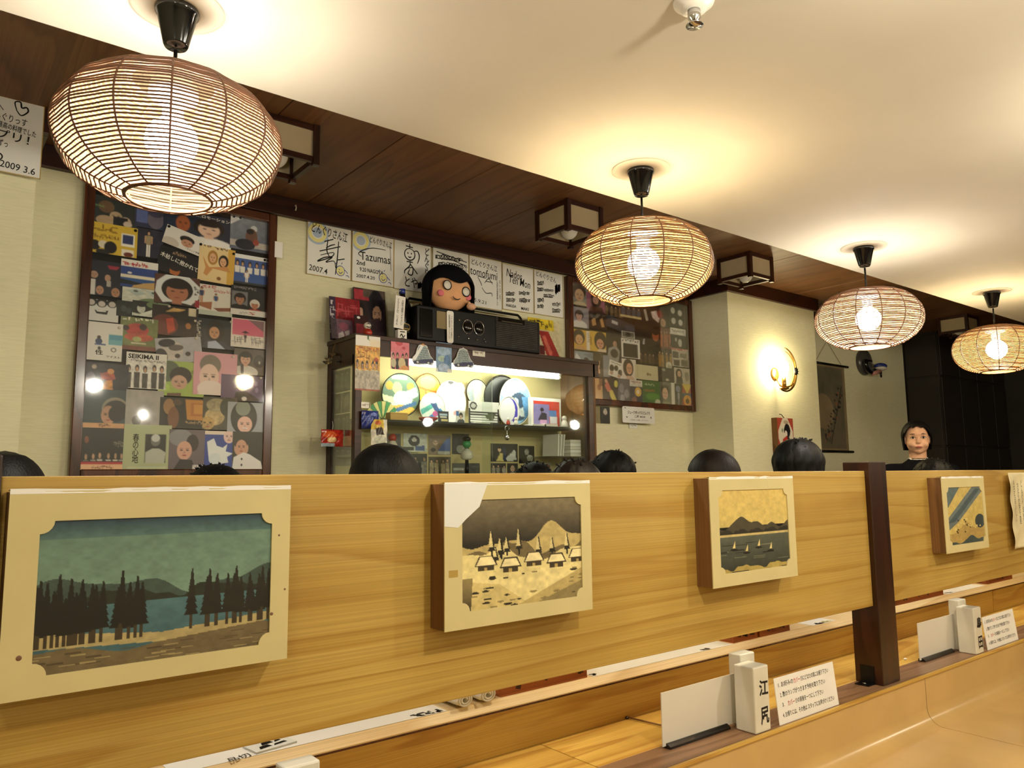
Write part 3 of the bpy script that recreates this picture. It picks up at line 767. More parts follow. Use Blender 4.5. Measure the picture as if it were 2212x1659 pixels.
def ring(r_, h, rad=.003): return MB().tube([(r_*math.cos(2*math.pi*k/40), r_*math.sin(2*math.pi*k/40), h) for k in range(40)], rad, 6, True).mesh('ring', True)
def pendant(x, y, zc, m, bulb, label, tilt=0):
    t = thing('pendant_lamp', label, 'lamp', (x, y, ZW), 0, 'rattan pendant lamps')
    d = zc-ZW
    obj('ceiling_rose', MB().lathe((0, 0, 0), [(.098, 0), (.098, -.0015), (.09, -.003), (0, -.0032)], 40), 'white', t, smooth=True)
    obj('canopy_cup', MB().lathe((0, 0, -.003), [(.044, 0), (.046, -.004), (.045, -.012), (.041, -.016), (.026, -.082), (.023, -.088), (0, -.089)], 32), 'gloss', t, smooth=True)
    obj('cord', MB().cone((0, 0, -.098), (0, 0, d+.13), .0042, .0042, 10), 'black', t, smooth=True)
    sh = bpy.data.objects.new('shade', SH); C.objects.link(sh); sh.parent = t; sh.location = (0, 0, d); sh.rotation_euler = (0, tilt, x)
    if not SH.materials: SH.materials.append(M[m])
    sh.material_slots[0].link = 'OBJECT'; sh.material_slots[0].material = M[m]
    for k in range(14):
        o = obj('rib', ribm, m, sh); o.rotation_euler = (0, 0, 2*math.pi*k/14)
    obj('liner', LN, 'liner', sh)
    for tt in (0, 1):
        r_, h = shade_prof(tt); obj('rim_ring', ring(r_, h), m, sh)
    obj('socket_cap', MB().lathe((0, 0, d), [(.0, .128), (.048, .126), (.05, .118), (.05, .098), (.022, .092), (.021, .055), (.018, .045), (0, .045)], 28), 'plate', t, smooth=True)
    obj('bulb', MB().lathe((0, 0, d+.005), [(0, -.060), (.022, -.056), (.040, -.042), (.051, -.022), (.054, -.004), (.050, .014), (.040, .030), (.024, .042), (.014, .046), (0, .047)], 24), bulb, t, smooth=True)
    return t
pendant(.415, 1.69, 1.975, 'rattan2', 'bulbw', 'large woven rattan pendant lamp with white bulb, nearest at the left')
pendant(1.905, 1.69, 1.955, 'rattan', 'bulby', 'warm-lit woven rattan pendant lamp hanging above the cabinet, second from left')
pendant(3.40, 1.69, 1.945, 'rattan2', 'bulbw', 'bright white-lit rattan pendant lamp before the pillar, third from left')
pendant(4.86, 1.69, 1.945, 'rattan', 'bulby', 'smallest warm rattan pendant lamp cut off at the right edge')
sp = thing('ceiling_sprinkler', 'small white ceiling sprinkler on the white ceiling at the top edge', 'sprinkler', (1.30, .985, ZW))
obj('escutcheon', MB().lathe((0, 0, 0), [(.045, 0), (.043, -.006), (.03, -.014), (.028, -.02), (0, -.02)], 32), 'plate', sp, smooth=True)
obj('body', MB().lathe((0, 0, -.018), [(.014, 0), (.014, -.02), (.008, -.026), (.006, -.034), (0, -.036)], 20), 'chrome', sp, smooth=True)
obj('deflector', MB().lathe((0, 0, -.054), [(.019, 0), (.019, -.002), (.004, -.003), (0, -.006)], 20), 'chrome', sp, smooth=True)

# ================================================================== lantern boxes on the wood ceiling
def lantern(x, label):
    s, h = .23, .155; t = thing('ceiling_lantern', label, 'lamp', (x, 2.895, ZC), 0, 'wooden lantern boxes on the wood ceiling')
    a = s/2
    for sx in (-1, 1):
        for sy in (-1, 1): obj('corner_post', B((sx*a-.013, sy*a-.013, -h-.012), (sx*a+.013, sy*a+.013, 0)), 'dark', t, bevel=.0015)
    for z in (-.026, -h):
        for sg in (-1, 1):
            obj('rail', B((-a+.013, sg*a-.009, z), (a-.013, sg*a+.009, z+.022)), 'darkx', t)
            obj('rail', B((sg*a-.009, -a+.013, z), (sg*a+.009, a-.013, z+.022)), 'darkx', t)
    for sg in (-1, 1):
        obj('paper_panel', B((-a+.013, sg*a-.002, -h+.022), (a-.013, sg*a+.002, -.026)), 'shoji', t)
        obj('paper_panel', B((sg*a-.002, -a+.013, -h+.022), (sg*a+.002, a-.013, -.026)), 'shoji', t)
    obj('base_plate', B((-a+.01, -a+.01, -.006), (a-.01, a-.01, 0)), 'plate', t)
    obj('socket', MB().lathe((0, 0, -.006), [(.03, 0), (.026, -.05), (0, -.05)], 20), 'plate', t, smooth=True)
    obj('bulb', MB().ball((0, 0, -.108), (.047, .047, .055), 20, 12), 'offbulb', t, smooth=True)
for x, l in ((1.105, 'behind the nearest pendant lamp'), (2.69, 'above the autograph boards'), (4.24, 'left of the sconce pillar'), (5.77, 'behind the third pendant lamp'), (7.48, 'over the dark corner')):
    lantern(x, 'dark wooden box lantern with paper sides on the wood ceiling, '+l)

# ================================================================== collage frames and record sleeves
F1=[
(0.569,0.760,2.349,2.482,0,"dark green record sleeve with a huddle of men at top left of left collage","bg 2a3230|ell .35 .35 .16 .2 6a5238|ell .55 .62 .13 .16 b5a080|ell .75 .75 .12 .16 c0a890|ell .35 .8 .2 .16 b09878|rect .5 .62 .8 .95 181c22|ell .8 .82 .09 .1 d0c0b0|tx .03 .32 .3 .38 7aa060 8|noise .2 6"),
(0.750,0.881,2.373,2.481,0,"blurred blue and grey portrait sleeve left of the white T-shirt poster","bg 2c3450|rect .05 .1 .4 .8 5a68a0|ell .65 .6 .26 .38 6a6474|ell .65 .3 .24 .2 3a3a50|noise .2 5"),
(0.868,1.172,2.322,2.487,0,"large poster of dark-haired girl in white T-shirt, upper middle of left collage","bg 222a40|rect .05 .2 .38 .75 23304a|ell .28 .38 .1 .22 b0623a|por .66 .4 .2 241a18 e6c4ac f0efec"),
(0.760,0.871,2.240,2.368,0,"sleeve of a man in beige shirt and white trousers on navy","bg 26283a|fig .45 .05 .98 a09070 eeeae0 2a1c18 c09878|noise .15 5"),
(0.573,0.764,2.227,2.361,0,"yellow flyer with brown handwriting and black cut-out heads","bg d8b83c|tx .05 .1 .6 .28 8a6418 5|tx .1 .38 .62 .5 7a5414 9|rect .66 .24 .94 .66 f2f0e4|rect .69 .28 .91 .58 2a3a6a|ell .13 .75 .12 .16 14140f|ell .3 .7 .1 .12 dcd6c0|ell .45 .77 .13 .2 10100c|ell .3 .95 .14 .1 1a1a16|rect .68 .76 .93 .98 efe9da|ell .82 .92 .1 .08 703028"),
(1.166,1.348,2.348,2.513,0,"dusty blue-grey sleeve of a rider by a white car, top right of left collage","grad 8a909c 5c6478|poly 0,0,.4,0,0,.3 e8e8ea|ell .62 .32 .09 .09 d8dade|ell .56 .6 .16 .28 6e4c3c|ell .52 .42 .1 .08 201c1c|rect 0 .72 1 .9 c0b8b0|ell .4 .82 .26 .16 1c2030|ell .68 .72 .08 .09 a84838|noise .25 7"),
(0.851,1.032,2.174,2.290,12,"black sleeve with slanted white lettering, middle of left collage","bg 121014|tx .3 .1 .62 .2 c0a080 8|ell .45 .82 .12 .22 b86a34|ell .43 .7 .14 .14 1a1210"),
(0.872,1.044,2.300,2.388,14,"tilted white sleeve with a man's profile over the white T-shirt poster","bg e8e6e0|ell .58 .42 .19 .2 2a2220|ell .6 .6 .15 .2 c8967a|ell .2 .85 .22 .26 cfc6b8"),
(1.185,1.348,2.181,2.325,0,"blue sleeve of five men in white shirts, right side of left collage","bg 3a5a9c|rect 0 0 1 .14 eeeeee|grp 5 .24 .62 2a2624 e8e4dc|fig .4 .5 1 eee8e0 e0dcd4 221c1a c09878|rect 0 .92 1 1 30343c"),
(1.026,1.187,2.012,2.154,0,"white sleeve of two seated women under red script","bg e6e2d8|tx .02 .04 .55 .12 b8303a 6|tx .45 .14 .95 .22 c04a50 9|fig .12 .1 .62 3a4a70 c09070 241a18 c89878|poly .05,.62,.42,.55,.4,.82,.05,.72 a86a48|fig .52 .26 .72 3a5a90 e0d8d0 241a18 c89878|poly .45,.75,.95,.68,.98,.8,.6,.85 8a5238|rect 0 .84 1 1 c6cec0"),
(1.026,1.190,2.168,2.339,2,"cream sleeve of two long-haired girls with a yellow border","bg e8d09a|rect .8 0 1 1 d8ac48|ell .38 .32 .14 .2 b08038|ell .38 .33 .09 .13 e0b088|ell .68 .38 .14 .18 241810|ell .67 .4 .09 .12 e0b088|poly .1,.3,.22,.5,.3,.6,.55,.55,.8,.5,.9,.65,.4,.62,.25,.85,.15,.8,.2,.62 d09458|tx .1 -.02 .8 .06 503018 8|ell .58 .87 .06 .05 8a5a28"),
(0.569,0.732,2.040,2.193,0,"dark navy sleeve of four figures at left edge of left collage","bg 141a2c|poly .5,.12,.8,.12,.72,.22,.55,.22 a03040|ell .2 .42 .09 .1 c09a80|rect 0 .55 .24 .98 dcdcd4|ell .52 .48 .07 .1 c0987c|rect .5 .55 .6 .72 b8b4aa|ell .35 .84 .09 .12 c09478|ell .72 .86 .1 .13 b88868|noise .12 5"),
(0.703,0.853,2.094,2.216,0,"sleeve with red lettering above a blue sky and sand beach","bg 26448c|rect 0 0 1 .26 eceae2|tx .05 .1 .7 .22 b82838 6|rect 0 .55 1 .66 f0e8d0|rect 0 .66 1 .8 2c5a9c|poly .4,.85,1,.72,1,1,.3,1 cda86c|ell .24 .48 .06 .04 e0e0e0|poly 0,.72,.6,.82,.4,.9,0,.9 16202c"),
(0.713,0.904,2.021,2.093,0,"pale sleeve with diamond pattern above green leaves","bg d2d6ca|poly .1,.2,.3,.05,.5,.3,.3,.5 b4c4c0|poly .5,.2,.7,.05,.9,.3,.7,.5 b4c4c0|ell .28 .2 .05 .06 4a5450|ell .66 .2 .05 .06 4a5450|ell .65 .8 .3 .25 6a8058|ell .9 .75 .2 .25 7c9468|noise .3 9"),
(0.841,1.035,2.038,2.173,0,"sleeve of a smiling dark-haired boy in a white octagon","bg 5a3428|poly .25,0,.75,0,1,.3,.98,.7,.8,.95,.2,.95,.02,.6,.05,.25 e6eaea|por .5 .5 .3 1c1412 b8795c 20141a|rect .9 .75 1 1 a02838|tx .88 .3 .98 .6 303030 4"),
(0.570,0.702,1.930,2.022,0,"white sleeve of three black-haired heads over one black smile","bg dcdeda|ell .2 .12 .16 .22 16161a|ell .2 .16 .1 .13 c8c0b8|ell .5 .14 .16 .22 16161a|ell .5 .2 .1 .13 d0c8c0|ell .8 .12 .16 .22 16161a|ell .8 .18 .1 .13 c8c0b8|poly .3,.5,.7,.48,.66,.68,.36,.66 101014|poly .34,.5,.64,.49,.62,.56,.38,.57 e0e0dc"),
(0.693,0.763,1.961,2.030,0,"small blackish green sleeve beside a black-and-white portrait","bg 161c1a|ell .4 .5 .16 .2 3c4440|ell .7 .6 .15 .2 30403a|noise .4 7"),
(0.755,0.858,1.970,2.038,0,"small black-and-white portrait sleeve under green leaves","bg 20241e|ell .35 .5 .16 .3 c8ccc0|ell .35 .2 .2 .2 1a1a18|poly .0,.8,.3,.85,.8,.5,.9,1,0,1 d8dcd0|noise .3 7|ell .8 .2 .25 .2 6a8058"),
(1.177,1.349,2.029,2.169,0,"black sleeve of two suited portraits with red caption strip","bg 16141a|tx .08 .02 .7 .1 908888 10|rect .03 .2 .46 .72 7c7c80|por .25 .44 .14 241a18 b8866a 16141c|por .66 .58 .12 d8d4cc b87a60 a02428|rect 0 .8 1 1 e8e6e0|tx .5 .86 .68 .95 b02830 4|tx .25 .88 .48 .94 909090 6"),
(0.836,1.033,1.897,2.031,0,"dark brown sleeve of a woman beside a bright orange jacket","bg 24160f|ell .55 .3 .36 .3 1a0f0a|poly .28,.22,.45,.06,.72,.08,.6,.16,.4,.2 d0a860|ell .28 .65 .28 .35 6a3020|poly .3,.45,.45,.4,.5,.8,.35,.95 c0482c|ell .78 .62 .06 .1 b07038|rect .78 .0 .94 .28 d8ccb0|noise .25 5"),
(1.027,1.200,1.856,1.993,0,"dark sleeve of a leaning dark-haired boy in a pale collar","bg 1c242c|ell .48 .4 .24 .36 120e10|ell .46 .46 .13 .2 d09c74|poly .1,1,.3,.7,.5,.78,.7,.72,.95,1 2a3444|poly .3,.78,.5,.72,.75,.98,.3,1 b8c4dc|tx 0 .1 .1 .8 d0c8b8 10"),
(1.182,1.343,1.875,2.012,0,"sleeve with pink sky above a tiny umbrella figure, right edge of left collage","bg ece6de|rect .04 .03 .96 .58 d86a88|poly .5,.03,.96,.03,.96,.4,.7,.2 8a6a74|poly .3,.5,.42,.42,.55,.5 302028|fig .42 .5 .82 504048 403038 302028 b09080|tx .08 .66 .34 .86 404040 6|tx .6 .62 .92 .86 505050 8"),
(0.711,0.862,1.817,1.961,0,"green sleeve of red flowers in long grass","bg 76804a|tx .05 .02 .9 .1 e0e0c8 6|ell .45 .38 .3 .2 b84038|ell .6 .28 .1 .1 3a2420|ell .15 .34 .09 .08 30201c|ell .5 .6 .38 .12 c05a40|ell .45 .66 .12 .08 a8b070|rect .3 .76 .7 .8 d8d0b0|rect 0 .86 1 1 7a4028|noise .35 8"),
(0.571,0.722,1.761,1.924,0,"white sleeve with a turquoise sea square and small brush lettering","bg e4e2da|rect .64 .3 1 .57 6cb0bc|rect .66 .32 .98 .44 4c98b4|ell .4 .5 .09 .08 28406c|ell .4 .4 .05 .05 3a2a26|rect .3 .56 .58 .6 30508c|ell .42 .68 .04 .05 202020|ell .78 .7 .07 .06 404040|ell .78 .7 .045 .04 e4e2da"),
(0.857,1.053,1.777,1.891,-8,"grey sleeve of a person in sunglasses and pale hat","bg b8bac0|ell .35 .5 .24 .36 cfc8c0|ell .25 .2 .18 .16 202024|ell .44 .4 .16 .12 5c5654|ell .45 .72 .06 .09 3a3230|ell .68 .66 .06 .09 3a3230|ell .1 .7 .14 .3 302c30|noise .15 6"),
(1.199,1.342,1.746,1.868,0,"brown-grey sleeve of a man in shirt and tie with white initial","bg 5c5650|por .38 .38 .2 1e1614 d8ac94 d8d6d0|poly .22,.64,.32,.6,.34,1,.24,1 34343c|ell .82 .45 .18 .25 32302e|ell .84 .5 .03 .06 d0d0c8"),
(0.872,1.068,1.627,1.783,0,"lime green sleeve of a dark-haired boy, middle of left collage","bg a8c05c|ell .2 .3 .26 .3 5c6a50|poly 0,.55,.25,.7,.25,.85,.1,.85 b8d860|ell .48 .42 .24 .26 241a14|ell .45 .6 .17 .2 d0a890|poly .2,.92,.5,.9,.5,1,.2,1 6a4030|rect .7 .24 .9 .34 8a9a48"),
(0.740,0.904,1.651,1.808,0,"white sleeve of a black-and-white costumed band under heavy black letters","bg e6e4dc|grp 5 .36 .98 201c18 3a342c|tx .1 .2 .98 .25 303030 14|noise .35 12|rect .02 .02 .98 .2 eceae4"),
(0.568,0.752,1.637,1.750,0,"dark concert photo sleeve of performers in red and orange","bg 1c1a26|ell .28 .16 .05 .08 c0b0a0|poly .4,.4,.6,.3,.8,.5,.62,.65,.45,.6 b0482c|ell .62 .3 .07 .1 d89858|poly .52,.65,.66,.62,.68,.98,.46,.98 d8902c|ell .22 .62 .1 .26 504858|ell .82 .4 .12 .26 0e0c14|noise .5 9"),
(1.019,1.214,1.640,1.836,0,"pink sleeve of a girl in grey knit cap","bg e0a8b4|ell .38 .3 .24 .24 7c7468|ell .36 .58 .22 .3 ecd0c0|poly .1,1,.25,.75,.6,.78,.8,1 ece0d8|ell .4 .86 .3 .2 efe2da"),
(1.143,1.340,1.620,1.741,0,"purple sleeve of a short-haired girl in black","bg 5c4a78|ell .48 .22 .2 .2 1c1418|ell .5 .38 .14 .22 dcb09c|poly .3,1,.35,.65,.6,.62,.9,.9,.9,1 141018|ell .55 .9 .06 .08 e8e4e0|ell .82 .3 .04 .1 8878a8|ell .84 .55 .04 .1 8878a8"),
(0.564,0.759,1.476,1.638,0,"teal sleeve of a man's profile with a peach caption strip","bg 34484e|ell .73 .5 .26 .3 989080|ell .74 .55 .24 .28 1c1a1c|ell .6 .66 .14 .24 c09478|ell .72 .62 .12 .2 1a1614|rect 0 .87 1 1 dca878|tx .42 .89 .66 .97 40282c 7|noise .12 5"),
(0.746,0.897,1.489,1.645,0,"sleeve greyed over by painted glare beside the teal profile sleeve","bg a8a49e|ell .3 .85 .12 .14 6c6860|noise .2 5"),  # glare on the pane, put into the sleeve's grey colour
(0.883,1.075,1.483,1.619,0,"black and brown sleeve with a large amber box","bg 1c140e|poly .55,.05,1,.05,1,.72,.6,.7 c88a34|rect .68 .15 .98 .58 b4702c|rect .74 .2 .98 .5 cf9440|ell .2 .3 .12 .25 a07848|ell .3 .65 .12 .35 805030|ell .38 .15 .1 .1 4a3828|tx .58 .74 .96 .82 c0a068 8"),
(1.065,1.219,1.482,1.632,0,"brown sleeve of cream flowers","bg 4a4634|ell .35 .6 .28 .26 c8b07c|ell .4 .25 .3 .2 a89c78|ell .75 .3 .26 .3 343826|ell .15 .8 .2 .2 b8985c|noise .5 8"),
(1.176,1.345,1.471,1.614,0,"grey sleeve of a long-haired smiling girl in left collage","bg a8acb4|ell .45 .5 .36 .55 1c1a18|ell .42 .2 .2 .24 8c9488|ell .48 .72 .2 .26 ecc0b0|rect .42 .82 .56 .86 f4f0ec"),
(0.563,0.755,1.296,1.476,0,"black stage sleeve with a row of white figures and red stripe, bottom left corner","bg 0e1410|tx .75 .32 .97 .42 807868 6|ell .22 .28 .04 .08 804830|grp 7 .56 .76 181818 d8d4c8|noise .35 9|rect 0 .78 1 .84 b02430|rect 0 .84 1 1 e4b890|tx .35 .87 .75 .93 804030 9"),
(0.744,0.936,1.291,1.495,0,"pale green sleeve of brush lettering beside a black-and-white photo","bg b4bc94|rect .44 .2 .88 .8 1a201a|ell .66 .34 .1 .11 6c706a|ell .66 .28 .09 .08 c8ccc8|poly .46,.58,.6,.5,.74,.5,.88,.58,.86,.8,.46,.8 b8bcb0|rect .1 .88 .9 .92 c4cca8"),
(0.926,1.091,1.293,1.479,0,"purple-grey sleeve of a woman in dark coat looking down","bg 6c6068|ell .3 .2 .3 .2 8c8c90|ell .6 .32 .16 .2 302428|ell .4 .5 .19 .22 d8a894|poly .1,1,.3,.7,.6,.72,.72,1 241c22|rect .62 .84 .98 .98 e4e0e0|tx .64 .86 .96 .92 504048 8"),
(1.078,1.212,1.309,1.476,0,"blue sleeve of a white lotus-like splash","bg 24409c|rect 0 0 1 .1 e8d8c8|poly .08,.3,.3,.2,.4,.4,.6,.45,.75,.35,.7,.55,.95,.6,.75,.7,.8,.85,.4,.9,.15,.75 e8ecec|ell .8 .15 .18 .18 e8c8c0|ell .35 .75 .2 .16 dce4e8"),
(1.202,1.350,1.285,1.477,0,"dark sleeve of a woman in buttoned white blouse, bottom right corner","bg 2c2a24|ell .28 .4 .22 .2 c8a088|ell .26 .26 .22 .16 302824|ell .28 .38 .17 .18 d0a088|poly 0,1,.05,.62,.35,.5,.55,.55,.9,.72,1,1 e6e4e2|ell .3 .66 .03 .03 202020|ell .3 .8 .03 .03 202020"),
]
F2=[
(3.331,3.531,2.369,2.512,0,"grey sleeve of a dark-haired woman, top left of right collage","bg 8c9088|ell .5 .35 .34 .34 141414|ell .55 .52 .2 .28 d8b490|poly .2,1,.4,.82,.75,.82,.95,1 c8b898"),
(3.504,3.694,2.338,2.467,0,"pink sleeve of a long-haired woman in a brown dress","bg a06078|ell .45 .35 .25 .4 201414|ell .45 .35 .14 .2 d0a088|poly .1,1,.2,.68,.75,.68,.85,1 5c3828"),
(3.675,3.846,2.330,2.420,0,"dim stage group sleeve at the top of right collage","bg 2c2420|grp 4 .2 .95 181210 806848|noise .5 7"),
(3.822,4.038,2.340,2.433,0,"stage sleeve of standing figures on a cream floor","bg 20222a|grp 4 .15 .85 14100e 505868|rect 0 .8 1 .95 d8c890|noise .4 6"),
(4.033,4.155,2.285,2.441,0,"black sleeve with a slanting white streak","bg 1a1612|poly .2,.15,.4,.1,.6,.6,.4,.65 b8b0a0|noise .4 6"),
(4.113,4.309,2.313,2.455,0,"red and white costumed figures sleeve, top right of right collage","bg 1c1214|poly .1,.3,.4,.2,.6,.5,.5,.8,.2,.6 e0d0cc|ell .6 .35 .16 .2 8c2028|ell .75 .75 .14 .2 c8a080|noise .5 7"),
(4.319,4.513,2.336,2.496,0,"black sleeve of four white masks","bg 101010|ell .28 .28 .12 .14 d8d8cc|ell .68 .34 .12 .14 d8d8cc|ell .3 .75 .12 .14 d0d0c4|ell .7 .78 .12 .14 d8d8cc|rect .9 0 1 1 48382c"),
(3.343,3.518,2.220,2.354,0,"grey sleeve of a girl in a white T-shirt, left side of right collage","bg 9c98a0|por .5 .4 .19 241c1c d8b0a0 ecebe8"),
(3.517,3.686,2.226,2.341,0,"brown sleeve of two pairs of tan boots","bg 3c2a24|poly .15,.5,.35,.3,.4,.75,.2,.85 d0a468|poly .6,.4,.75,.3,.85,.8,.7,.85 d0a468|ell .3 .25 .12 .14 1c1210|ell .6 .22 .12 .14 1c1210"),
(3.680,3.847,2.244,2.323,10,"slate sleeve with a small white logo block","bg 3c4450|rect .3 .3 .65 .55 c8ccd0|noise .2 5"),
(3.817,4.004,2.228,2.300,10,"charcoal blue slanted sleeve beside the slate sleeve","bg 343844|ell .5 .5 .3 .3 444c5c|noise .3 5"),
(3.955,4.144,2.168,2.337,0,"large almost black sleeve in the middle of right collage","bg 120e0c|ell .6 .3 .25 .2 2a1c16|poly .45,.78,.55,.75,.5,1,.42,1 d0d0d0|noise .4 6"),
(4.115,4.225,2.183,2.288,0,"narrow sleeve of an orange-lit face","bg 2c1c18|ell .5 .45 .32 .36 b0603c|ell .5 .2 .3 .2 301c14"),
(4.216,4.343,2.156,2.309,0,"busy red-brown crowd sleeve, right side of right collage","bg 5c2820|grp 4 .1 .9 201410 a05838|noise .7 9"),
(4.331,4.504,2.182,2.322,0,"black-and-white band sleeve with a white caption above","bg 242424|rect 0 0 1 .35 e0e0d4|tx .1 .1 .9 .2 505050 12|ell .35 .6 .06 .1 c0c0b8|ell .6 .75 .12 .2 c8c8c0|noise .3 8"),
(3.348,3.526,2.073,2.204,0,"yellow sleeve of a bobbed woman with her chin on her hand","bg dcae34|rect .78 .02 1 .98 ece8dc|tx .85 .1 .95 .6 706048 8|ell .4 .38 .3 .38 181410|ell .42 .5 .18 .24 e0b080|poly .2,1,.3,.8,.65,.82,.75,1 d0a068"),
(3.517,3.680,2.074,2.208,0,"yellow sleeve of a long-haired woman left of the grey-shirt boy","bg e0b840|ell .6 .45 .35 .45 241a14|ell .58 .6 .2 .24 dca080|poly .4,1,.5,.85,.95,.85,1,1 e8d8c0|rect .02 .3 .12 .7 b08830"),
(3.668,3.819,2.012,2.224,0,"black sleeve of a boy in a grey shirt, head lowered","bg 17161a|ell .55 .3 .2 .14 0c0a0a|ell .55 .4 .12 .1 b08870|poly .05,.9,.15,.55,.6,.45,.85,.6,.75,.95 9c9c98|ell .5 .7 .24 .14 302826|noise .3 6"),
(3.819,3.949,2.196,2.241,0,"small grey snapshot with a white edge","bg d0d0c4|rect .06 .1 .94 .9 6c6c60|ell .5 .5 .2 .3 38342c|noise .4 6"),
(3.984,4.202,2.034,2.122,0,"black sleeve of a dim group in the middle of right collage","bg 16120e|grp 5 .2 1 0c0a08 54402c|noise .5 8"),
(3.812,3.996,2.057,2.191,0,"white-bordered sleeve with a plain black square","bg eceae2|tx .05 .04 .95 .16 303030 7|rect .1 .26 .88 .96 0c0c0c"),
(3.356,3.545,2.002,2.060,0,"pale blue mountain sleeve with white goats","bg 8c9cac|poly .1,.8,.2,.2,.4,.9 e0e4e8|ell .65 .85 .12 .25 181c20|poly .5,.3,.9,.1,1,.8,.8,.6 707c8c"),
(4.178,4.335,2.010,2.148,0,"black sleeve of a yellow-lit group beside the newspaper sheet","bg 1a1410|grp 4 .1 .9 0e0a08 a07c38|ell .75 .8 .2 .2 c8c8b8|noise .5 7"),
(4.333,4.517,2.039,2.173,0,"newspaper-like sheet with a red headline","bg c0bcae|rect .02 .02 .95 .12 b83c34|rect .05 .2 .4 .55 504c44|rect .1 .65 .45 .95 38342c|rect .5 .25 .9 .5 848074|rect .55 .6 .95 .95 6c685c|noise .5 11"),
(3.539,3.638,1.905,2.071,0,"narrow sleeve of a pale woman in profile on black","bg 14100e|ell .55 .45 .3 .42 dcb490|ell .35 .2 .4 .2 14100e|ell .8 .6 .22 .4 18120e"),
(3.630,3.692,1.909,2.054,0,"narrow plain blue-grey strip sleeve","bg 848c98|noise .1 4"),
(3.682,3.819,1.912,2.020,10,"white sleeve of bold black rounded heads","bg ecebe2|ell .2 .5 .16 .22 141414|ell .5 .42 .14 .18 141414|ell .8 .62 .16 .2 181818|ell .22 .8 .12 .12 c8a890|ell .75 .85 .12 .12 c8a890|tx .1 .1 .8 .18 505050 10"),
(3.806,3.946,1.901,2.047,0,"white sleeve of a long brown-haired smiling woman","bg e4dfd4|ell .45 .42 .36 .42 301e16|ell .52 .45 .2 .26 d8a480|poly .2,1,.4,.78,.7,.78,.95,1 d8b8a0"),
(3.936,4.171,1.916,2.019,0,"blank cream sleeve with a tiny central sketch","bg d8d2ac|ell .55 .6 .05 .1 7c6c48|ell .65 .62 .04 .09 8c7c58|rect .1 0 .13 1 bcb68c"),
(4.171,4.350,1.922,2.018,0,"flat black sleeve with a white corner fleck","bg 15130f|ell .35 .18 .1 .1 a0a090|ell .55 .9 .1 .1 c8c0b0|noise .3 5"),
(4.346,4.520,1.912,2.028,0,"pale sleeve of a long-haired woman in black","bg c8c4b4|ell .3 .4 .2 .34 1c1614|ell .32 .38 .11 .18 d8b090|poly .1,1,.15,.6,.5,.6,.55,1 181416|ell .8 .5 .14 .3 8c8878|noise .3 9"),
(3.511,3.614,1.727,1.893,0,"peach sleeve half hidden by the cabinet corner","bg dcb078|ell .7 .35 .16 .12 a86838|rect .7 0 1 .3 8c6040"),
(3.620,3.762,1.734,1.900,0,"black sleeve of dancers in pink and yellow","bg 1a1412|poly .1,.3,.3,.1,.5,.4,.55,.5,.3,.55 d87868|poly .4,.5,.6,.45,.9,.9,.75,.85,.7,1,.45,.7 e0d060|ell .85 .2 .12 .14 d8d058|ell .2 .12 .08 .08 d8b090"),
(3.759,3.877,1.740,1.907,0,"grey sleeve of several ghostly faces","bg 64646a|ell .3 .4 .2 .18 8c8c90|ell .7 .6 .2 .18 94949a|ell .35 .8 .18 .16 a0a0a4|noise .3 5"),
(3.875,4.010,1.747,1.906,0,"sleeve with a yellow flower on slate under a white heading","bg 343c48|rect 0 0 1 .28 dcdcd0|tx .1 .06 .85 .14 a86070 8|ell .6 .5 .24 .2 e0b848|ell .6 .5 .1 .09 f0e8d0|ell .3 .85 .2 .12 8c6050|noise .3 8"),
(3.999,4.182,1.735,1.911,0,"bright green sleeve with orange lettering","bg 38702c|tx .15 .12 .7 .2 c0d8a8 6|tx .1 .36 .7 .44 c87028 7|ell .6 .62 .4 .14 5c9838|ell .85 .85 .16 .14 d8dcc0|poly 0,.85,.6,1,0,1 e0e8d8"),
(4.181,4.349,1.716,1.914,0,"grey-green portrait sleeve of a young man, bottom of right collage","bg 5c6458|ell .35 .3 .26 .2 141210|ell .32 .42 .18 .2 d0a890|poly 0,1,.1,.72,.6,.7,.75,1 8c8c74|rect .72 0 1 1 dcdcd0"),
(4.339,4.423,1.720,1.911,0,"narrow black sleeve of a silver robot figure","bg 121216|ell .45 .2 .3 .12 7c84a0|fig .5 .2 .95 a0a8b8 8890a0 606880 b0b8c8|noise .3 6"),
(4.424,4.530,1.724,1.913,0,"gaudy yellow, blue and red sleeve, bottom right corner of right collage","bg a83828|poly 0,0,1,0,.5,.4 d8c850|rect 0 .35 1 .55 305878|ell .5 .62 .4 .2 d8a038|ell .5 .66 .2 .1 402010|rect 0 .85 1 1 c03830|noise .3 6"),
]
def collage(x0, x1, z0, z1, bx, label, name='left'):
    t = thing('collage_frame', label, 'frame', ((x0+x1)/2, YB, (z0+z1)/2), 0, 'collage frames on the back wall')
    w2, h2 = (x1-x0)/2, (z1-z0)/2; d = .045; r_ = .042
    obj('backing', B((-w2+.01, -.012, -h2+.01), (w2-.01, 0, h2-.01)), 'black', t)
    for sg in (-1, 1):
        obj('stile', B((sg*w2-(r_ if sg > 0 else 0), -d, -h2), (sg*w2+(r_ if sg < 0 else 0), 0, h2)), 'frame', t, bevel=.005)
        obj('rail', B((-w2+r_, -d, sg*h2-(r_ if sg > 0 else 0)), (w2-r_, 0, sg*h2+(r_ if sg < 0 else 0))), 'frame', t, bevel=.005)
    obj('glass_pane', B((-w2+r_, -.041, -h2+r_), (w2-r_, -.038, h2-r_)), 'pane', t)
    return t
collage(.545, 1.385, 1.262, 2.545, 0, 'tall glazed walnut frame crowded with record sleeves on the left wall')
collage(3.315, 4.562, 1.715, 2.545, 0, 'wide glazed walnut frame crowded with small record sleeves, right of the cabinet')
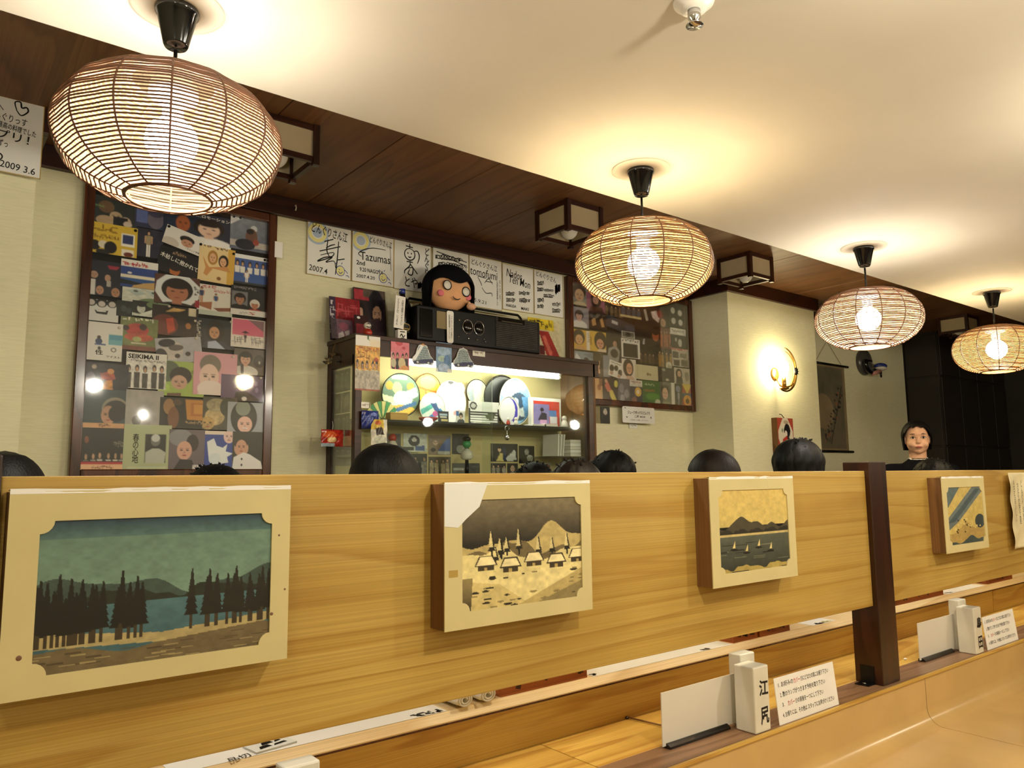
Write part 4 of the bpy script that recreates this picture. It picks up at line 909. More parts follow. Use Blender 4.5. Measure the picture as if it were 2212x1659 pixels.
SL = {}
def sleeves(L, which, res, z_base):
    n = len(L)
    for i, (x0, x1, za, zb, rot, lab, cmd) in enumerate(L):
        cv = Cv(res*3, 3*max(8, int(res*(zb-za)/max(.02, x1-x0))), seed=i+7).run(cmd).half(3)
        o = sheet('record_sleeve', cv, x1-x0, zb-za, 'print', .0009)
        place(o, ((x0+x1)/2, z_base-.0006*i, (za+zb)/2), 0, R(rot), 0)
        tag(o, lab, 'record sleeve', 'record sleeves in the %s collage' % which); SL[which, i] = o
sleeves(F1, 'left', 64, 3.6165); sleeves(F2, 'right', 46, 3.6165)
def on(which, key):
    for (w_, i), o in SL.items():
        if w_ == which and key in o['label']: return o
def slt(key, s, u, v, h, m, wd=None, rot=0, bold=.0, vert=False, which='left'):
    o = on(which, key); X = [c[:] for c in o.bound_box]; w_ = X[4][0]-X[0][0]; hh = X[1][2]-X[0][2]
    text(s, o, (u-.5)*w_, -.0003, (.5-v)*hh, h*hh, m, (wd*w_ if wd else None), rot, vert, bold)
slt('slanted white lettering', '木枯しに抱かれて', .5, .42, .2, 'inkwhite', .95, -.12, .02)
slt('costumed band', 'SEIKIMA II', .42, .11, .13, 'ink', .75, 0, .03)
slt('T-shirt poster', 'ロモーション', .74, .05, .09, 'inkwhite', .5, -.12, .02) if False else None
slt('large poster', '…ロモーション', .72, .09, .09, 'inkwhite', .5, -.05, .02)
slt('tilted white', '・やさしい悲劇', .78, .86, .1, 'ink', .38, 0, .01)
slt('turquoise sea', '性', .42, .79, .13, 'ink', .2, 0, .02); slt('turquoise sea', 'ツイスト', .78, .89, .06, 'ink', .36, -.05, .02)
slt('red lettering above', 'センチメンタル', .4, .16, .13, 'inkred', .66, 0, .02)
slt('brush lettering beside', '春の心地', .25, .5, .62, 'ink', .13, 0, .01, True)
slt('green sleeve of red', 'サウダージ', .4, .06, .07, 'inkwhite', .62, 0, .01) if False else None
slt('in white octagon', '', .5, .5, .1, 'ink') if False else None
slt('newspaper-like', 'スポーツ新聞', .5, .07, .08, 'inkwhite', .85, 0, .01, which='right')
def pins(which, key, spots, m):
    o = on(which, key); X = o.bound_box; w_ = X[4][0]-X[0][0]; hh = X[1][2]-X[0][2]
    for u, v in spots:
        p = obj('push_pin', MB().lathe(((u-.5)*w_, -.0005, (.5-v)*hh), [(.0035, 0), (.0065, .001), (.006, .004), (.003, .006), (0, .0065)], 12, 'y'), m, o, smooth=True)
pins('left', 'yellow flyer', ((.05, .05), (.95, .08)), 'black'); pins('left', 'tilted white', ((.05, .1), (.93, .35)), 'black')
pins('left', 'dusty', ((.08, .06), (.25, .06)), 'black'); pins('left', 'two long-haired', ((.95, .1),), 'black')
pins('left', 'blue sleeve of five', ((.92, .07),), 'black'); pins('left', 'turquoise', ((.1, .04),), 'plate')
pins('left', 'leaning dark', ((.88, .03),), 'plate'); pins('left', 'sunglasses', ((.9, .06),), 'plate'); pins('left', 'pink sleeve of a girl', ((.9, .06),), 'plate')
pins('left', 'purple sleeve', ((.93, .06),), 'plate'); pins('left', 'brush lettering', ((.9, .1),), 'plate'); pins('left', 'bright orange', ((.93, .42), (.35, .02)), 'plate')
tag(obj('paper_tag', B((1.372, 3.581, 2.33), (1.412, 3.5845, 2.41)), 'paper', bevel=.001), 'small white paper tag on the right stile of the left collage frame', 'tag')
# ---- autograph boards
def board(x0, x1, z0, z1, label, y=3.618, tilt=0):
    t = thing('autograph_board', label, 'board', ((x0+x1)/2, y, (z0+z1)/2), 0, 'autograph boards'); t.rotation_euler = (0, tilt, 0)
    w2, h2 = (x1-x0)/2, (z1-z0)/2
    obj('board', B((-w2, 0, -h2), (w2, .004, h2)), 'card', t)
    for a, b_ in (((-w2, -.0004, -h2), (-w2+.003, 0, h2)), ((w2-.003, -.0004, -h2), (w2, 0, h2)), ((-w2, -.0004, -h2), (w2, 0, -h2+.003)), ((-w2, -.0004, h2-.003), (w2, 0, h2))):
        obj('gilt_edge', B(a, b_), 'gold', t)
    return t
zz = .137
def spiral(t, cx, cz, s):
    for m, r0, k in (('pblue', 1.0, 0), ('pyel', .82, 1), ('card', .52, 2), ('pblue', .44, 3)):
        pts = [(max(-.119, cx+s*r0*math.cos(R(a))), min(.136, cz+s*r0*math.sin(R(a)))) for a in range(0, 360, 12)]
        obj('printed_swirl', MB().prism(pts, -.0004-.0001*k, -.0002), m, t)
def smiley(t, cx, cz):
    ink(t, [[(cx+.024*math.cos(R(a)), cz+.026*math.sin(R(a))) for a in range(0, 380, 30)]], 'inkblue', .004)
    obj('yellow_disc', MB().prism([(cx+.021*math.cos(R(a)), cz+.023*math.sin(R(a))) for a in range(0, 360, 24)], -.0006, -.0003), 'pyel', t)
    ink(t, [[(cx-.012, cz-.004), (cx, cz-.014), (cx+.013, cz-.003)], [(cx-.009, cz+.008), (cx-.004, cz+.003)]], 'inkblue', .004, y=-.0008)
    ink(t, [[(cx-.03, cz+.03), (cx-.02, cz+.042)], [(cx+.005, cz+.036), (cx+.01, cz+.045)], [(cx+.022, cz+.01), (cx+.042, cz-.008)], [(cx+.03, cz-.022), (cx+.042, cz-.02), (cx+.05, cz-.03)]], 'inkblue', .004)
rg = random.Random(12)
b1 = board(1.553, 1.798, 2.283, 2.562, 'white autograph board with blue and yellow swirl, leftmost of the row')
spiral(b1, -.068, .085, .062); text('どんぐりさん江', b1, .0, -.0012, .098, .052, 'ink', .20, -.12, bold=.01)
ink(b1, [[(-.03, .045), (.02, .066)], [(-.02, .012), (.005, .03), (.03, .04)], [(-.055, -.01), (.06, .034)], [(-.01, .06), (-.015, .0), (.0, -.03)], [(-.05, -.03), (.02, -.005), (.01, -.03), (-.065, -.065), (-.03, -.04), (.015, -.03), (-.02, -.062), (.025, -.05), (.035, -.085)], [(.05, .06), (.042, -.05), (.034, -.12)], [(.045, -.04), (.085, -.028)]], 'ink', .0065)
text('2007.4', b1, -.06, -.0012, -.107, .03, 'ink', .10, -.1, bold=.005); smiley(b1, .062, -.095)
b2 = board(1.803, 2.053, 2.284, 2.562, 'white autograph board with swirl and long looped signature, second of the row')
spiral(b2, -.075, .088, .058); text('どんぐりさん江', b2, .045, -.0012, .1, .036, 'ink', .135, -.1, bold=.008)
ink(b2, [[(.075, .062), (.0, .06), (-.06, .04), (-.088, .015), (-.07, .002)]], 'ink', .0055); text('Tazumas', b2, .012, -.0012, .008, .045, 'ink', .18, .02, bold=.005)
ink(b2, [[(.1, .09), (.105, .0), (.108, -.05)]], 'ink', .003); text('2nd', b2, -.075, -.0012, -.033, .024, 'ink', .05, bold=.02); text('9.20 NAGOYA', b2, -.01, -.0012, -.068, .022, 'ink', .14, bold=.015)
text('2007.4.20', b2, -.045, -.0012, -.105, .018, 'ink', .11, bold=.01); smiley(b2, .06, -.095)
b3 = board(2.053, 2.293, 2.281, 2.565, 'autograph board with a smiling stick doodle, third of the row')
ink(b3, [[(-.045, .11), (.0, .106)], [(-.02, .125), (-.02, .1)], [(-.02+.033*math.cos(R(a)), .065+.033*math.sin(R(a))) for a in range(90, 470, 30)], [(-.033, .075), (-.031, .066)], [(-.01, .075), (-.009, .066)], [(-.03, .052), (-.02, .047), (-.01, .053)],
    [(.005, .085), (.03, .09), (.042, .06), (.03, .02)], [(-.04, .022), (.0, .022)], [(-.018, .03), (-.02, .0), (-.05, -.03), (-.052, -.05)], [(-.018, .012), (.03, -.04)], [(-.03, -.015), (-.0, -.01), (-.005, -.05), (-.03, -.045), (-.02, -.02)]], 'ink', .007)
text('とや', b3, -.01, -.0012, -.092, .06, 'ink', .08, bold=.01); text('どんぐりさん', b3, .092, -.0012, .0, .24, 'ink', .032, 0, True, .015)
ink(b3, scrawl(rg, .03, -.13, .08, -.07, 9), 'ink', .007)
b4 = board(2.304, 2.553, 2.28, 2.562, 'autograph board with a red round badge behind the doll, fourth of the row')
ink(b4, scrawl(rg, -.11, .03, .1, .11, 22)+scrawl(rg, -.1, .0, -.03, .05, 10)+[[(-.03, .09), (.11, .062)], [(-.1, .115), (.11, .085)]], 'ink', .006)
text('江', b4, .1, -.0012, .045, .03, 'ink', .035)
obj('badge', MB().lathe((-.005, -.0005, -.005), [(.034, 0), (.034, .004), (.02, .006), (0, .006)], 28, 'y'), 'inkred', b4, smooth=True)
obj('badge_centre', MB().lathe((-.005, -.006, -.005), [(.026, 0), (.02, .001), (0, .0012)], 24, 'y'), 'card', b4, smooth=True)
text('DONGURI', b4, -.005, -.0078, -.005, .010, 'inkred', .04, bold=.02)
b5 = board(2.557, 2.798, 2.25, 2.555, 'autograph board with a large loose cursive name, fifth of the row')
text('どんぐりさん江', b5, -.01, -.0012, .108, .035, 'ink', .19, -.1, bold=.006); text('tomofumi', b5, -.015, -.0012, .058, .05, 'ink', .2, -.06, bold=.002)
ink(b5, [[(-.06, .03), (-.04, .0), (-.03, -.02)], [(-.06, .035), (.0, .03)], [(-.01, -.0), (.02, .03), (.05, -.0)], [(-.0, .012), (.05, .012)], [(-.03, -.03), (.0, -.06), (.04, -.055), (.045, -.075)]], 'ink', .005)
text('お好み焼美味しい', b5, .085, -.0012, -.05, .15, 'ink', .012, 0, True); text('まごころこめて', b5, .105, -.0012, -.03, .13, 'ink', .012, 0, True); text('15.9.21', b5, -.05, -.0012, -.115, .02, 'ink', .1, -.1)
b6 = board(2.803, 3.048, 2.262, 2.548, 'yellowed autograph board with several looping names, sixth of the row')
text('Nados', b6, -.03, -.0012, .085, .05, 'ink', .12, -.1, bold=.002); text('Ten Mon', b6, .01, -.0012, .045, .05, 'ink', .17, -.12, bold=.002)
ink(b6, scrawl(rg, -.1, -.1, -.02, -.02, 16)+scrawl(rg, .0, -.09, .1, .0, 18), 'ink', .005); text('WAKUDA', b6, -.06, -.0012, -.115, .018, 'ink', .08, bold=.02); text('MAKI', b6, .05, -.0012, -.12, .018, 'ink', .06, bold=.02)
b7 = board(3.053, 3.296, 2.264, 2.55, 'autograph board dense with small scrawls, rightmost of the row by the frame')
text('どんぐりさん', b7, -.02, -.0012, .108, .035, 'ink', .17, -.15, bold=.004)
ink(b7, scrawl(rg, -.1, .0, -.04, .08, 14)+scrawl(rg, -.05, -.03, .05, .04, 16)+scrawl(rg, .05, .0, .1, .09, 10)+scrawl(rg, -.1, -.11, -.04, -.03, 14)+scrawl(rg, .02, -.12, .1, -.04, 14), 'ink', .005)
b0 = board(-.0, .345, 2.37, 2.655, 'autograph board with a heart and a 2009 date on the left pillar', 3.243)
ink(b0, [[(.085, .10), (.078, .13), (.095, .135), (.10, .115), (.115, .12), (.12, .105), (.10, .085), (.085, .10)], [(-.06, .12), (-.03, .13), (-.02, .09), (-.05, .07)], [(-.06, -.06), (.0, -.03), (.005, -.06), (-.04, -.09), (.0, -.085), (.04, -.075), (.05, -.09), (.03, -.115)]]+scrawl(rg, -.08, .04, .02, .09, 14), 'ink', .006)
text('様へ', b0, .02, -.0012, .10, .03, 'ink', .05); text('どんぐりっす', b0, .06, -.0012, .065, .03, 'ink', .12, -.1, bold=.006); text('最高の料理でした', b0, .09, -.0012, .03, .024, 'ink', .12, -.1, bold=.01)
text('スプリ！', b0, .055, -.0012, .0, .036, 'ink', .15, -.06, bold=.008); text('ふんどしみずっ', b0, .01, -.0012, -.035, .028, 'ink', .11, 0, bold=.006); text('2009 3.6', b0, .10, -.0012, -.115, .026, 'ink', .11, -.08, bold=.006)

hk = tag(obj('cup_hook', MB().tube([(1.475, 3.60, 2.615), (1.475, 3.585, 2.615), (1.475, 3.58, 2.60), (1.475, 3.585, 2.588), (1.475, 3.592, 2.592)], .003, 6), 'plate', smooth=True), 'tiny white hook on the dark cornice above the tall collage frame', 'hook')
# ================================================================== display cabinet
cb = thing('display_cabinet', 'dark walnut glass-fronted display cabinet full of souvenirs against the back wall', 'cabinet', (0, 0, 0))
cx0, cx1, cy0, cy1 = 1.68, 3.30, 3.318, YB-.004
obj('top_board', B((cx0-.006, cy0-.004, 1.925), (cx1+.006, cy1, 1.947)), 'cabinet', cb, bevel=.002)
obj('header_board', B((cx0, cy0, 1.848), (cx1, cy0+.02, 1.925)), 'cabinet', cb)
obj('corner_stile', B((cx0, cy0, .62), (cx0+.035, cy0+.035, 1.848)), 'cabinet', cb, bevel=.002)
obj('corner_stile', B((cx1-.085, cy0, .62), (cx1-.045, cy0+.03, 1.848)), 'cabinet', cb, bevel=.002)
obj('corner_stile', B((cx0, cy1-.04, .62), (cx0+.03, cy1, 1.925)), 'darkx', cb)
obj('side_panel', B((cx1-.045, cy0, .62), (cx1-.03, cy1, 1.925)), 'boxside', cb)
obj('side_header', B((cx0, cy0+.02, 1.80), (cx0+.018, cy1-.04, 1.925)), 'darkx', cb)
obj('side_glass', B((cx0+.006, cy0+.035, .90), (cx0+.010, cy1-.04, 1.80)), 'cabglass', cb)
obj('back_board', B((cx0+.03, cy1-.012, .62), (cx1-.045, cy1, 1.925)), 'matboard', cb)
obj('glass_shelf', B((cx0+.03, cy0+.04, 1.532), (cx1-.09, cy1-.012, 1.542)), 'black', cb)
sd1 = obj('sliding_glass_door', B((cx0+.035, cy0+.010, .90), (2.50, cy0+.014, 1.846)), 'cabglass', cb)
sd2 = obj('sliding_glass_door', B((2.44, cy0+.020, .90), (cx1-.085, cy0+.024, 1.846)), 'cabglass', cb)
obj('base_cabinet', B((cx0, cy0, 0), (cx1-.03, cy1, .62)), 'cabinet', cb)
obj('lower_shelf', B((cx0+.03, cy0+.03, .88), (cx1-.09, cy1-.012, .90)), 'cabinet', cb)
obj('lamp_tube', MB().cone((1.95, cy0+.055, 1.836), (3.02, cy0+.055, 1.836), .012, .012, 16), 'tube', cb, smooth=True)
obj('tube_holder', B((1.93, cy0+.04, 1.85), (3.04, cy0+.07, 1.862)).box((1.935, cy0+.045, 1.825), (1.95, cy0+.067, 1.85)).box((3.02, cy0+.045, 1.825), (3.035, cy0+.067, 1.85)), 'plate', cb)

def poster(name, label, cat, x0, x1, z0, z1, y, cmd, res=40, group=None, m='print', t=.0012, seed=3, **k):
    cv = Cv(res, max(8, int(res*(z1-z0)/(x1-x0))), seed).run(cmd)
    o = sheet(name, cv, x1-x0, z1-z0, m, t, **k); o.location = ((x0+x1)/2, y, (z0+z1)/2); return tag(o, label, cat, group)
def outline(cv, pts):
    k = np.zeros(cv.u.shape, bool); n = len(pts)
    for i in range(n):
        (a, b_), (c, d) = pts[i], pts[(i+1) % n]
        if abs(d-b_) > 1e-9: k ^= ((b_ > cv.v) != (d > cv.v)) & (cv.u < (c-a)*(cv.v-b_)/(d-b_)+a)
    return k
# ---- pinned on the header
yh = 3.316
poster('paper_flyer', 'white flyer with a green sprig at the cabinet top left corner', 'flyer', 1.676, 1.808, 1.888, 1.938, yh-.003, 'bg ece8e0|poly .45,.0,.55,.0,.52,.4,.46,.3 2c5a2c|poly .5,.3,.66,.6,.7,.9,.6,.5 3c6a34|rect .56 .35 1 1 e8dcc0', 30)
poster('event_poster', 'orange and white poster of a crowd hanging below the white flyer', 'poster', 1.676, 1.808, 1.672, 1.890, yh-.0015, 'bg d8a850|tx .05 .02 .95 .12 b86030 9|tx .1 .15 .6 .28 8c5424 5|ell .85 .3 .1 .05 b05030|grp 5 .36 .55 181410 d8d0b0|rect 0 .55 1 1 b0a898|noise .25 9|rect 0 .96 1 1 9c5030|noise .6 17', 44, seed=5)
poster('concert_flyer', 'pink and red flyer of four black-dressed people on the cabinet header', 'flyer', 1.868, 1.972, 1.788, 1.945, yh-.0015, 'bg d87884|ell .45 .15 .2 .09 c04858|ell .7 .3 .1 .05 c04858|rect 0 .45 .1 1 e0a8a8|grp 4 .48 1 181216 1c161c|ell .15 .8 .14 .14 c8c0a0|ell .6 .8 .2 .18 d0c090|ell .75 .95 .2 .1 d89858|noise .15 8', 44)
def bell(x0, x1, z0, z1, label, seed, sash):
    cv = Cv(60, 66, seed); cv.a[:] = cv.col('dfe2e0')
    p = [(.5, 0), (.56, .05), (.68, .1), (.76, .3), (.84, .52), (.98, .68), (1, .84), (.92, .97), (.7, .93), (.5, .97), (.3, 1), (.1, .98), (0, .82), (.04, .66), (.16, .5), (.22, .28), (.3, .1), (.44, .05)]
    cv.poly([(.5+(a-.5)*.86, .5+(b_-.5)*.88) for a, b_ in p], '93a4a6')
    for k in range(6): cv.tx(.27, .2+.1*k, .75, .25+.1*k, '3c4448', 7)
    cv.poly([(.05, .84), (.5, .72), (.95, .66), (.97, .82), (.6, .9), (.1, .95)], '26285a')
    for a in (.26, .74): cv.ell(a, .86, .1, .09, '0c0c18'); cv.ell(a, .86, .05, .05, 'c8ccd0')
    if sash: cv.poly([(.42, .08), (.54, .1), (.16, .8), (.04, .74)], 'eef0ee'); cv.ell(.5, .05, .09, .06, 'd89850')
    k = outline(cv, p)
    o = sheet('bell_cutout', cv, x1-x0, z1-z0, 'print', .003, mask=k); o.location = ((x0+x1)/2, yh-.005, (z0+z1)/2)
    return tag(o, label, 'cutout', 'bell-shaped card cut-outs')
bell(1.985, 2.118, 1.818, 1.934, 'grey bell-shaped cut-out with a white sash, left of the blue flyer', 3, True)
bell(2.232, 2.368, 1.824, 1.937, 'grey bell-shaped cut-out without a sash, right of the blue flyer', 4, False)
poster('blue_flyer', 'blue illustrated flyer hanging between two grey bell cut-outs', 'flyer', 2.131, 2.228, 1.795, 1.949, yh-.0015, 'bg 7c9cc0|tx .1 .05 .85 .12 34487c 6|ell .5 .3 .4 .14 9cb8d4|ell .4 .55 .3 .1 a8c4b8|ell .7 .6 .2 .2 5880b0|ell .5 .85 .35 .14 a8c0dc|rect 0 .88 .12 1 e8ecec|rect .7 .88 .98 1 e4e4e0|noise .35 9', 44)
poster('white_tag', 'small white slanted card tag on the cabinet header', 'tag', 2.362, 2.444, 1.898, 1.938, yh-.0015, 'bg e8e4d8|tx .15 .35 .85 .7 908878 9|rect .3 0 .45 .15 2a2018', 30)
# ---- hanging at the cabinet's left front
def packet(name, label, x0, x1, z0, z1, y, m, cmd, top=None, seed=2):
    t = thing(name, label, 'packet', ((x0+x1)/2, y, (z0+z1)/2), 0, 'packets hanging at the cabinet corner')
    cv = Cv(34, 40, seed).run(cmd); w_, h = x1-x0, z1-z0
    sheet('pouch', cv, w_, h, m, .002, t, bend=lambda u, v: -.012*np.sin(math.pi*u)*np.sin(math.pi*v)**.6-.003*np.sin(u*17+v*9)*np.sin(math.pi*v))
    obj('hang_string', MB().tube([(0, .001, h/2-.004), (.003, .001, h/2+.02), (0, .002, h/2+.04)], .0012, 5), 'plate', t)
    return t
packet('snack_packet', 'red snack packet at the cabinet lower left corner', 1.572, 1.686, 1.408, 1.490, 3.45, 'printgl', 'bg a82c20|ell .35 .3 .3 .2 d86030|poly .6,.0,1,.1,1,1,.8,.9 c83024|ell .45 .6 .2 .16 e0c080|rect 0 .8 .6 1 a0b4c0|noise .4 9')
packet('blue_packet', 'glossy blue packet hanging from the cabinet corner post', 1.705, 1.795, 1.488, 1.575, 3.300, 'printgl', 'bg 24347c|tx .1 .3 .6 .6 6878b8 6|rect 0 .85 1 1 1c2450|ell .7 .2 .2 .1 7c8cd0|noise .3 7')
packet('yellow_leaflet', 'yellow and white leaflet with a photo hanging below the blue packet', 1.752, 1.838, 1.412, 1.535, 3.292, 'print', 'bg e0dcc8|rect 0 0 .75 .4 d8b83c|ell .4 .14 .2 .09 c06030|poly .2,.35,.6,.3,.8,.6,.3,.62 282018|ell .55 .8 .4 .18 c8ccb8|noise .4 9')
poster('paper_tag', 'small white tag on the cabinet corner post above the blue packet', 'tag', 1.710, 1.752, 1.588, 1.617, yh-.002, 'bg e8e4d8|tx .1 .3 .9 .7 a09888 6', 16)
fl = thing('dried_flowers', 'bunch of dried grey flowers hanging at the cabinet left corner', 'flowers', (1.652, 3.53, 1.86))
rr = random.Random(4)
for i in range(9):
    p = (rr.uniform(-.05, .05), rr.uniform(-.05, .03), rr.uniform(-.06, .02)); mb = MB()
    for k in range(7):
        a = 2*math.pi*k/7; d = Vector((math.cos(a), math.sin(a), .5)).normalized(); c = Vector(p)
        q = d.orthogonal().normalized()*.008; i0 = len(mb.v)
        mb.v += [tuple(c), tuple(c+d*.011+q), tuple(c+d*.022), tuple(c+d*.011-q)]; mb.f.append((i0, i0+1, i0+2, i0+3))
    mb.ball(p, .007, 8, 6); obj('flower_head', mb, 'scroll' if i % 3 else 'greyor', fl)
obj('stem', MB().tube([(0, 0, -.04), (.01, .0, .03), (.024, .0, .07)], .0025, 5), 'boxside', fl)
# ---- on the cabinet top
zt = 1.947
def leaning(name, label, cat, x0, x1, z1, y, cmd, lean=8, seed=2, t=.006, res=40, group=None, dz=0):
    h = (z1-zt)/math.cos(R(lean)); cv = Cv(res, max(8, int(res*h/(x1-x0))), seed).run(cmd)
    o = sheet(name, cv, x1-x0, h, 'print', t); o.rotation_euler = (R(-lean), 0, 0)
    o.location = ((x0+x1)/2, y+.5*h*math.sin(R(lean)), zt+.5*h*math.cos(R(lean))+.001+dz); return tag(o, label, cat, group)
leaning('red_magazine', 'red magazine cover leaning on the wall at the cabinet top left', 'magazine', 1.66, 1.83, 2.175, 3.555, 'bg 8c1c24|rect 0 0 .18 1 3a2c44|tx .02 .1 .16 .9 d0c8c8 8|tx .25 .15 .9 .4 b84850 8|tx .3 .45 .9 .62 5c1016 8|ell .5 .8 .2 .14 c8a0a0|noise .35 9', 6)
leaning('pink_magazine', 'smaller faded pink booklet standing before the red magazine', 'booklet', 1.645, 1.765, 2.05, 3.505, 'bg 6c5060|rect .0 .0 .25 1 4c4048|ell .55 .35 .2 .2 8c5060|poly .3,.75,.5,.6,.6,1,.3,1 b0a8a8|poly .6,.6,.8,.5,.8,1,.65,1 a8a0a0|noise .4 7', 10, t=.008)
leaning('dark_photo_book', 'dark photo book of long-haired figures leaning behind the white name tag', 'book', 1.80, 1.985, 2.245, 3.565, 'bg 2c2024|rect .02 .02 .5 .22 a83440|rect .3 .0 1 .15 5c5044|ell .2 .4 .14 .14 14100e|ell .2 .45 .08 .1 c8a088|ell .7 .3 .25 .3 17121c|ell .72 .45 .14 .16 b08c74|poly .2,.6,.8,.5,1,1,.1,1 3c2c34|noise .4 7', 5, t=.012)
leaning('dark_red_booklet', 'narrow dark red booklet behind the small red figurine', 'booklet', 1.755, 1.83, 2.075, 3.47, 'bg 30100f|rect .1 .35 .8 .75 7c1c28|ell .3 .1 .12 .05 e8e8e0|noise .4 6', 8)
fg = thing('red_figurine', 'small red and white figurine with curled black marks on the cabinet top', 'figurine', (1.765, 3.365, zt))
obj('body', MB().lathe((0, 0, 0), [(.014, 0), (.022, .006), (.024, .022), (.016, .036), (0, .038)], 16), 'redp', fg, smooth=True)
obj('head', MB().ball((0, 0, .052), (.019, .017, .018), 14, 10), 'plate', fg, smooth=True)
ink(fg, [[(-.01, .058), (-.003, .062), (.004, .056)], [(-.012, .046), (.0, .042), (.012, .048)], [(.012, .064), (.02, .058), (.018, .05)]], 'ink', .004, y=-.0185)
bt = thing('dark_bottle', 'tall dark glass bottle with a teal shoulder beside the black radio', 'bottle', (2.015, 3.46, zt))
obj('bottle_body', MB().lathe((0, 0, 0), [(.034, 0), (.038, .006), (.038, .20), (.034, .225), (.018, .25), (.015, .262), (.015, .285), (0, .286)], 28), 'gloss', bt, smooth=True)
obj('bottle_cap', MB().lathe((0, 0, .285), [(.0165, -.02), (.0165, .006), (0, .008)], 20), 'bluep', bt, smooth=True)
obj('bottle_label', MB().lathe((0, 0, .055), [(.0386, 0), (.0386, .05)], 28), 'cloth3', bt, smooth=True)
ink(bt, [[(.025*math.cos(R(a)), .083+.018*math.sin(R(a))) for a in range(0, 380, 30)], [(-.02, .075), (.02, .075)]], 'gold', .004, y=-.0395)
nt = thing('hanging_name_tag', 'white vertical name tag with two columns of writing hung on the bottle', 'tag', (1.968, 3.405, 2.10))
obj('tag', B((-.029, -.001, -.085), (.029, .001, .085)), 'paper', nt, mw=Matrix.Rotation(R(4), 4, 'Y'))
text('どんぐりさん江 いつまでも', nt, -.012, -.0014, .0, .14, 'ink', .012, 0, True, .008, tilt=Matrix.Rotation(R(4), 4, 'Y')); text('元気で頑張って下さい', nt, .014, -.0014, -.0, .13, 'ink', .013, 0, True, .008, tilt=Matrix.Rotation(R(4), 4, 'Y'))
obj('string', MB().tube([(-.01, 0, .085), (-.03, .01, .10), (.03, .04, .125)], .0015, 5), 'plate', nt)
bx = thing('small_white_box', 'small pale blue and white printed box below the name tag', 'box', (1.968, 3.39, zt))
obj('carton', B((-.026, -.015, 0), (.026, .015, .056)), 'paper', bx, bevel=.001)
ink(bx, [[(-.014, .02), (-.005, .034), (.004, .018), (.014, .03)], [(-.014, .046), (.014, .046)], [(-.01, .012), (.012, .012)]], 'ink', .006, y=-.0155)
# radio cassette player
rd = thing('radio_cassette', 'black radio cassette player with two dials and chrome handle on the cabinet top', 'radio', (2.47, 3.435, zt))
obj('body', B((-.42, -.07, .012), (.41, .075, .20)), 'black', rd, bevel=.008)
obj('left_speaker', B((-.405, -.076, .03), (-.33, -.07, .18)), 'gloss', rd, bevel=.003)
mb = MB()
for k in range(16): mb.box((.085, -.0745, .03+k*.0105), (.385, -.071, .036+k*.0105))
obj('right_speaker_grille', mb, 'cloth3', rd)['kind'] = 'stuff'
obj('cassette_window', B((-.305, -.075, .085), (-.225, -.07, .178)), 'scroll', rd, bevel=.002)
for i, x in enumerate((-.105, -.03)):
    d = obj('dial', MB().lathe((x, -.07, .115+.0*i), [(.027, 0), (.026, .008), (.021, .012), (0, .012)], 28, 'y'), 'gloss', rd, smooth=True)
    obj('dial_ring', MB().tube([(x+.033*math.cos(2*math.pi*k/28), -.0725, .115+.038*math.sin(2*math.pi*k/28)) for k in range(28)], .0022, 6, True), 'chrome', rd, smooth=True)
for x, z in ((-.16, .145), (-.165, .055), (-.10, .052), (-.045, .05), (.005, .058), (.012, .045)):
    obj('button', MB().lathe((x, -.07, z), [(.005, 0), (.005, .005), (0, .006)], 10, 'y'), 'chrome', rd, smooth=True)
obj('cassette_deck', B((.10, -.078, .168), (.29, -.071, .196)), 'gloss', rd, bevel=.002)
obj('deck_trim', B((.12, -.080, .170), (.27, -.0775, .174)), 'chrome', rd)
obj('handle', MB().tube([(-.38, .06, .19), (-.38, .10, .255), (-.365, .105, .27), (.385, .105, .27), (.40, .10, .255), (.40, .06, .19)], .0075, 10), 'gloss', rd, smooth=True)
rt_ = thing('radio_name_tag', 'white rounded vertical label hung on the front of the radio', 'tag', (2.245, 3.354, 2.045))
mb = MB(); pts = [(-.020, -.078), (-.012, -.085), (.012, -.085), (.020, -.078), (.022, .08), (.014, .087), (-.014, .087), (-.022, .08)]
obj('tag', mb.prism(pts, -.001, .001), 'paper', rt_)
text('昭和歌謡どんぐり', rt_, -.006, -.0014, 0, .13, 'ink', .010, 0, True, .004); text('コレクション展示', rt_, .008, -.0014, 0, .12, 'ink', .009, 0, True, .004)
# doll slumped over the radio
dl = thing('plush_doll', 'plush doll with bobbed black hair and round white eyes leaning on the radio', 'doll', (2.275, 3.415, 2.157))
hd = obj('head', MB().ball((0, 0, .105), (.135, .085, .115), 32, 20), mat('plush_skin', 'd8a478', .9, .1, bump=.3, bscale=200), dl, smooth=True)
def dollhair():
    mb = MB(); n, m_ = 40, 22
    for j in range(m_+1):
        for k in range(n):
            a = 2*math.pi*k/n; front = -math.sin(a)   # 1 in front
            lo = -.05 if front > .35 else -.125
            lo = lo if front <= .35 else .135+.012*math.sin(a*5)
            t = j/m_; z = .235-(.235-lo)*t**1.4
            q = (z-.105)/.128; s = math.sqrt(max(0, 1-min(1, max(q, -.35))**2)) if j else 0
            s = s if q > -.2 else .98-.0*t
            mb.v.append((.148*s*math.cos(a), .098*s*math.sin(a)-(.004 if front > .35 else 0), z))
    for j in range(m_):
        for k in range(n): mb.f.append((j*n+k, j*n+(k+1) % n, (j+1)*n+(k+1) % n, (j+1)*n+k))
    return mb
o = obj('hair', dollhair().mesh('hair', True), 'cloth', dl); s = o.modifiers.new('thick', 'SOLIDIFY'); s.thickness = .010
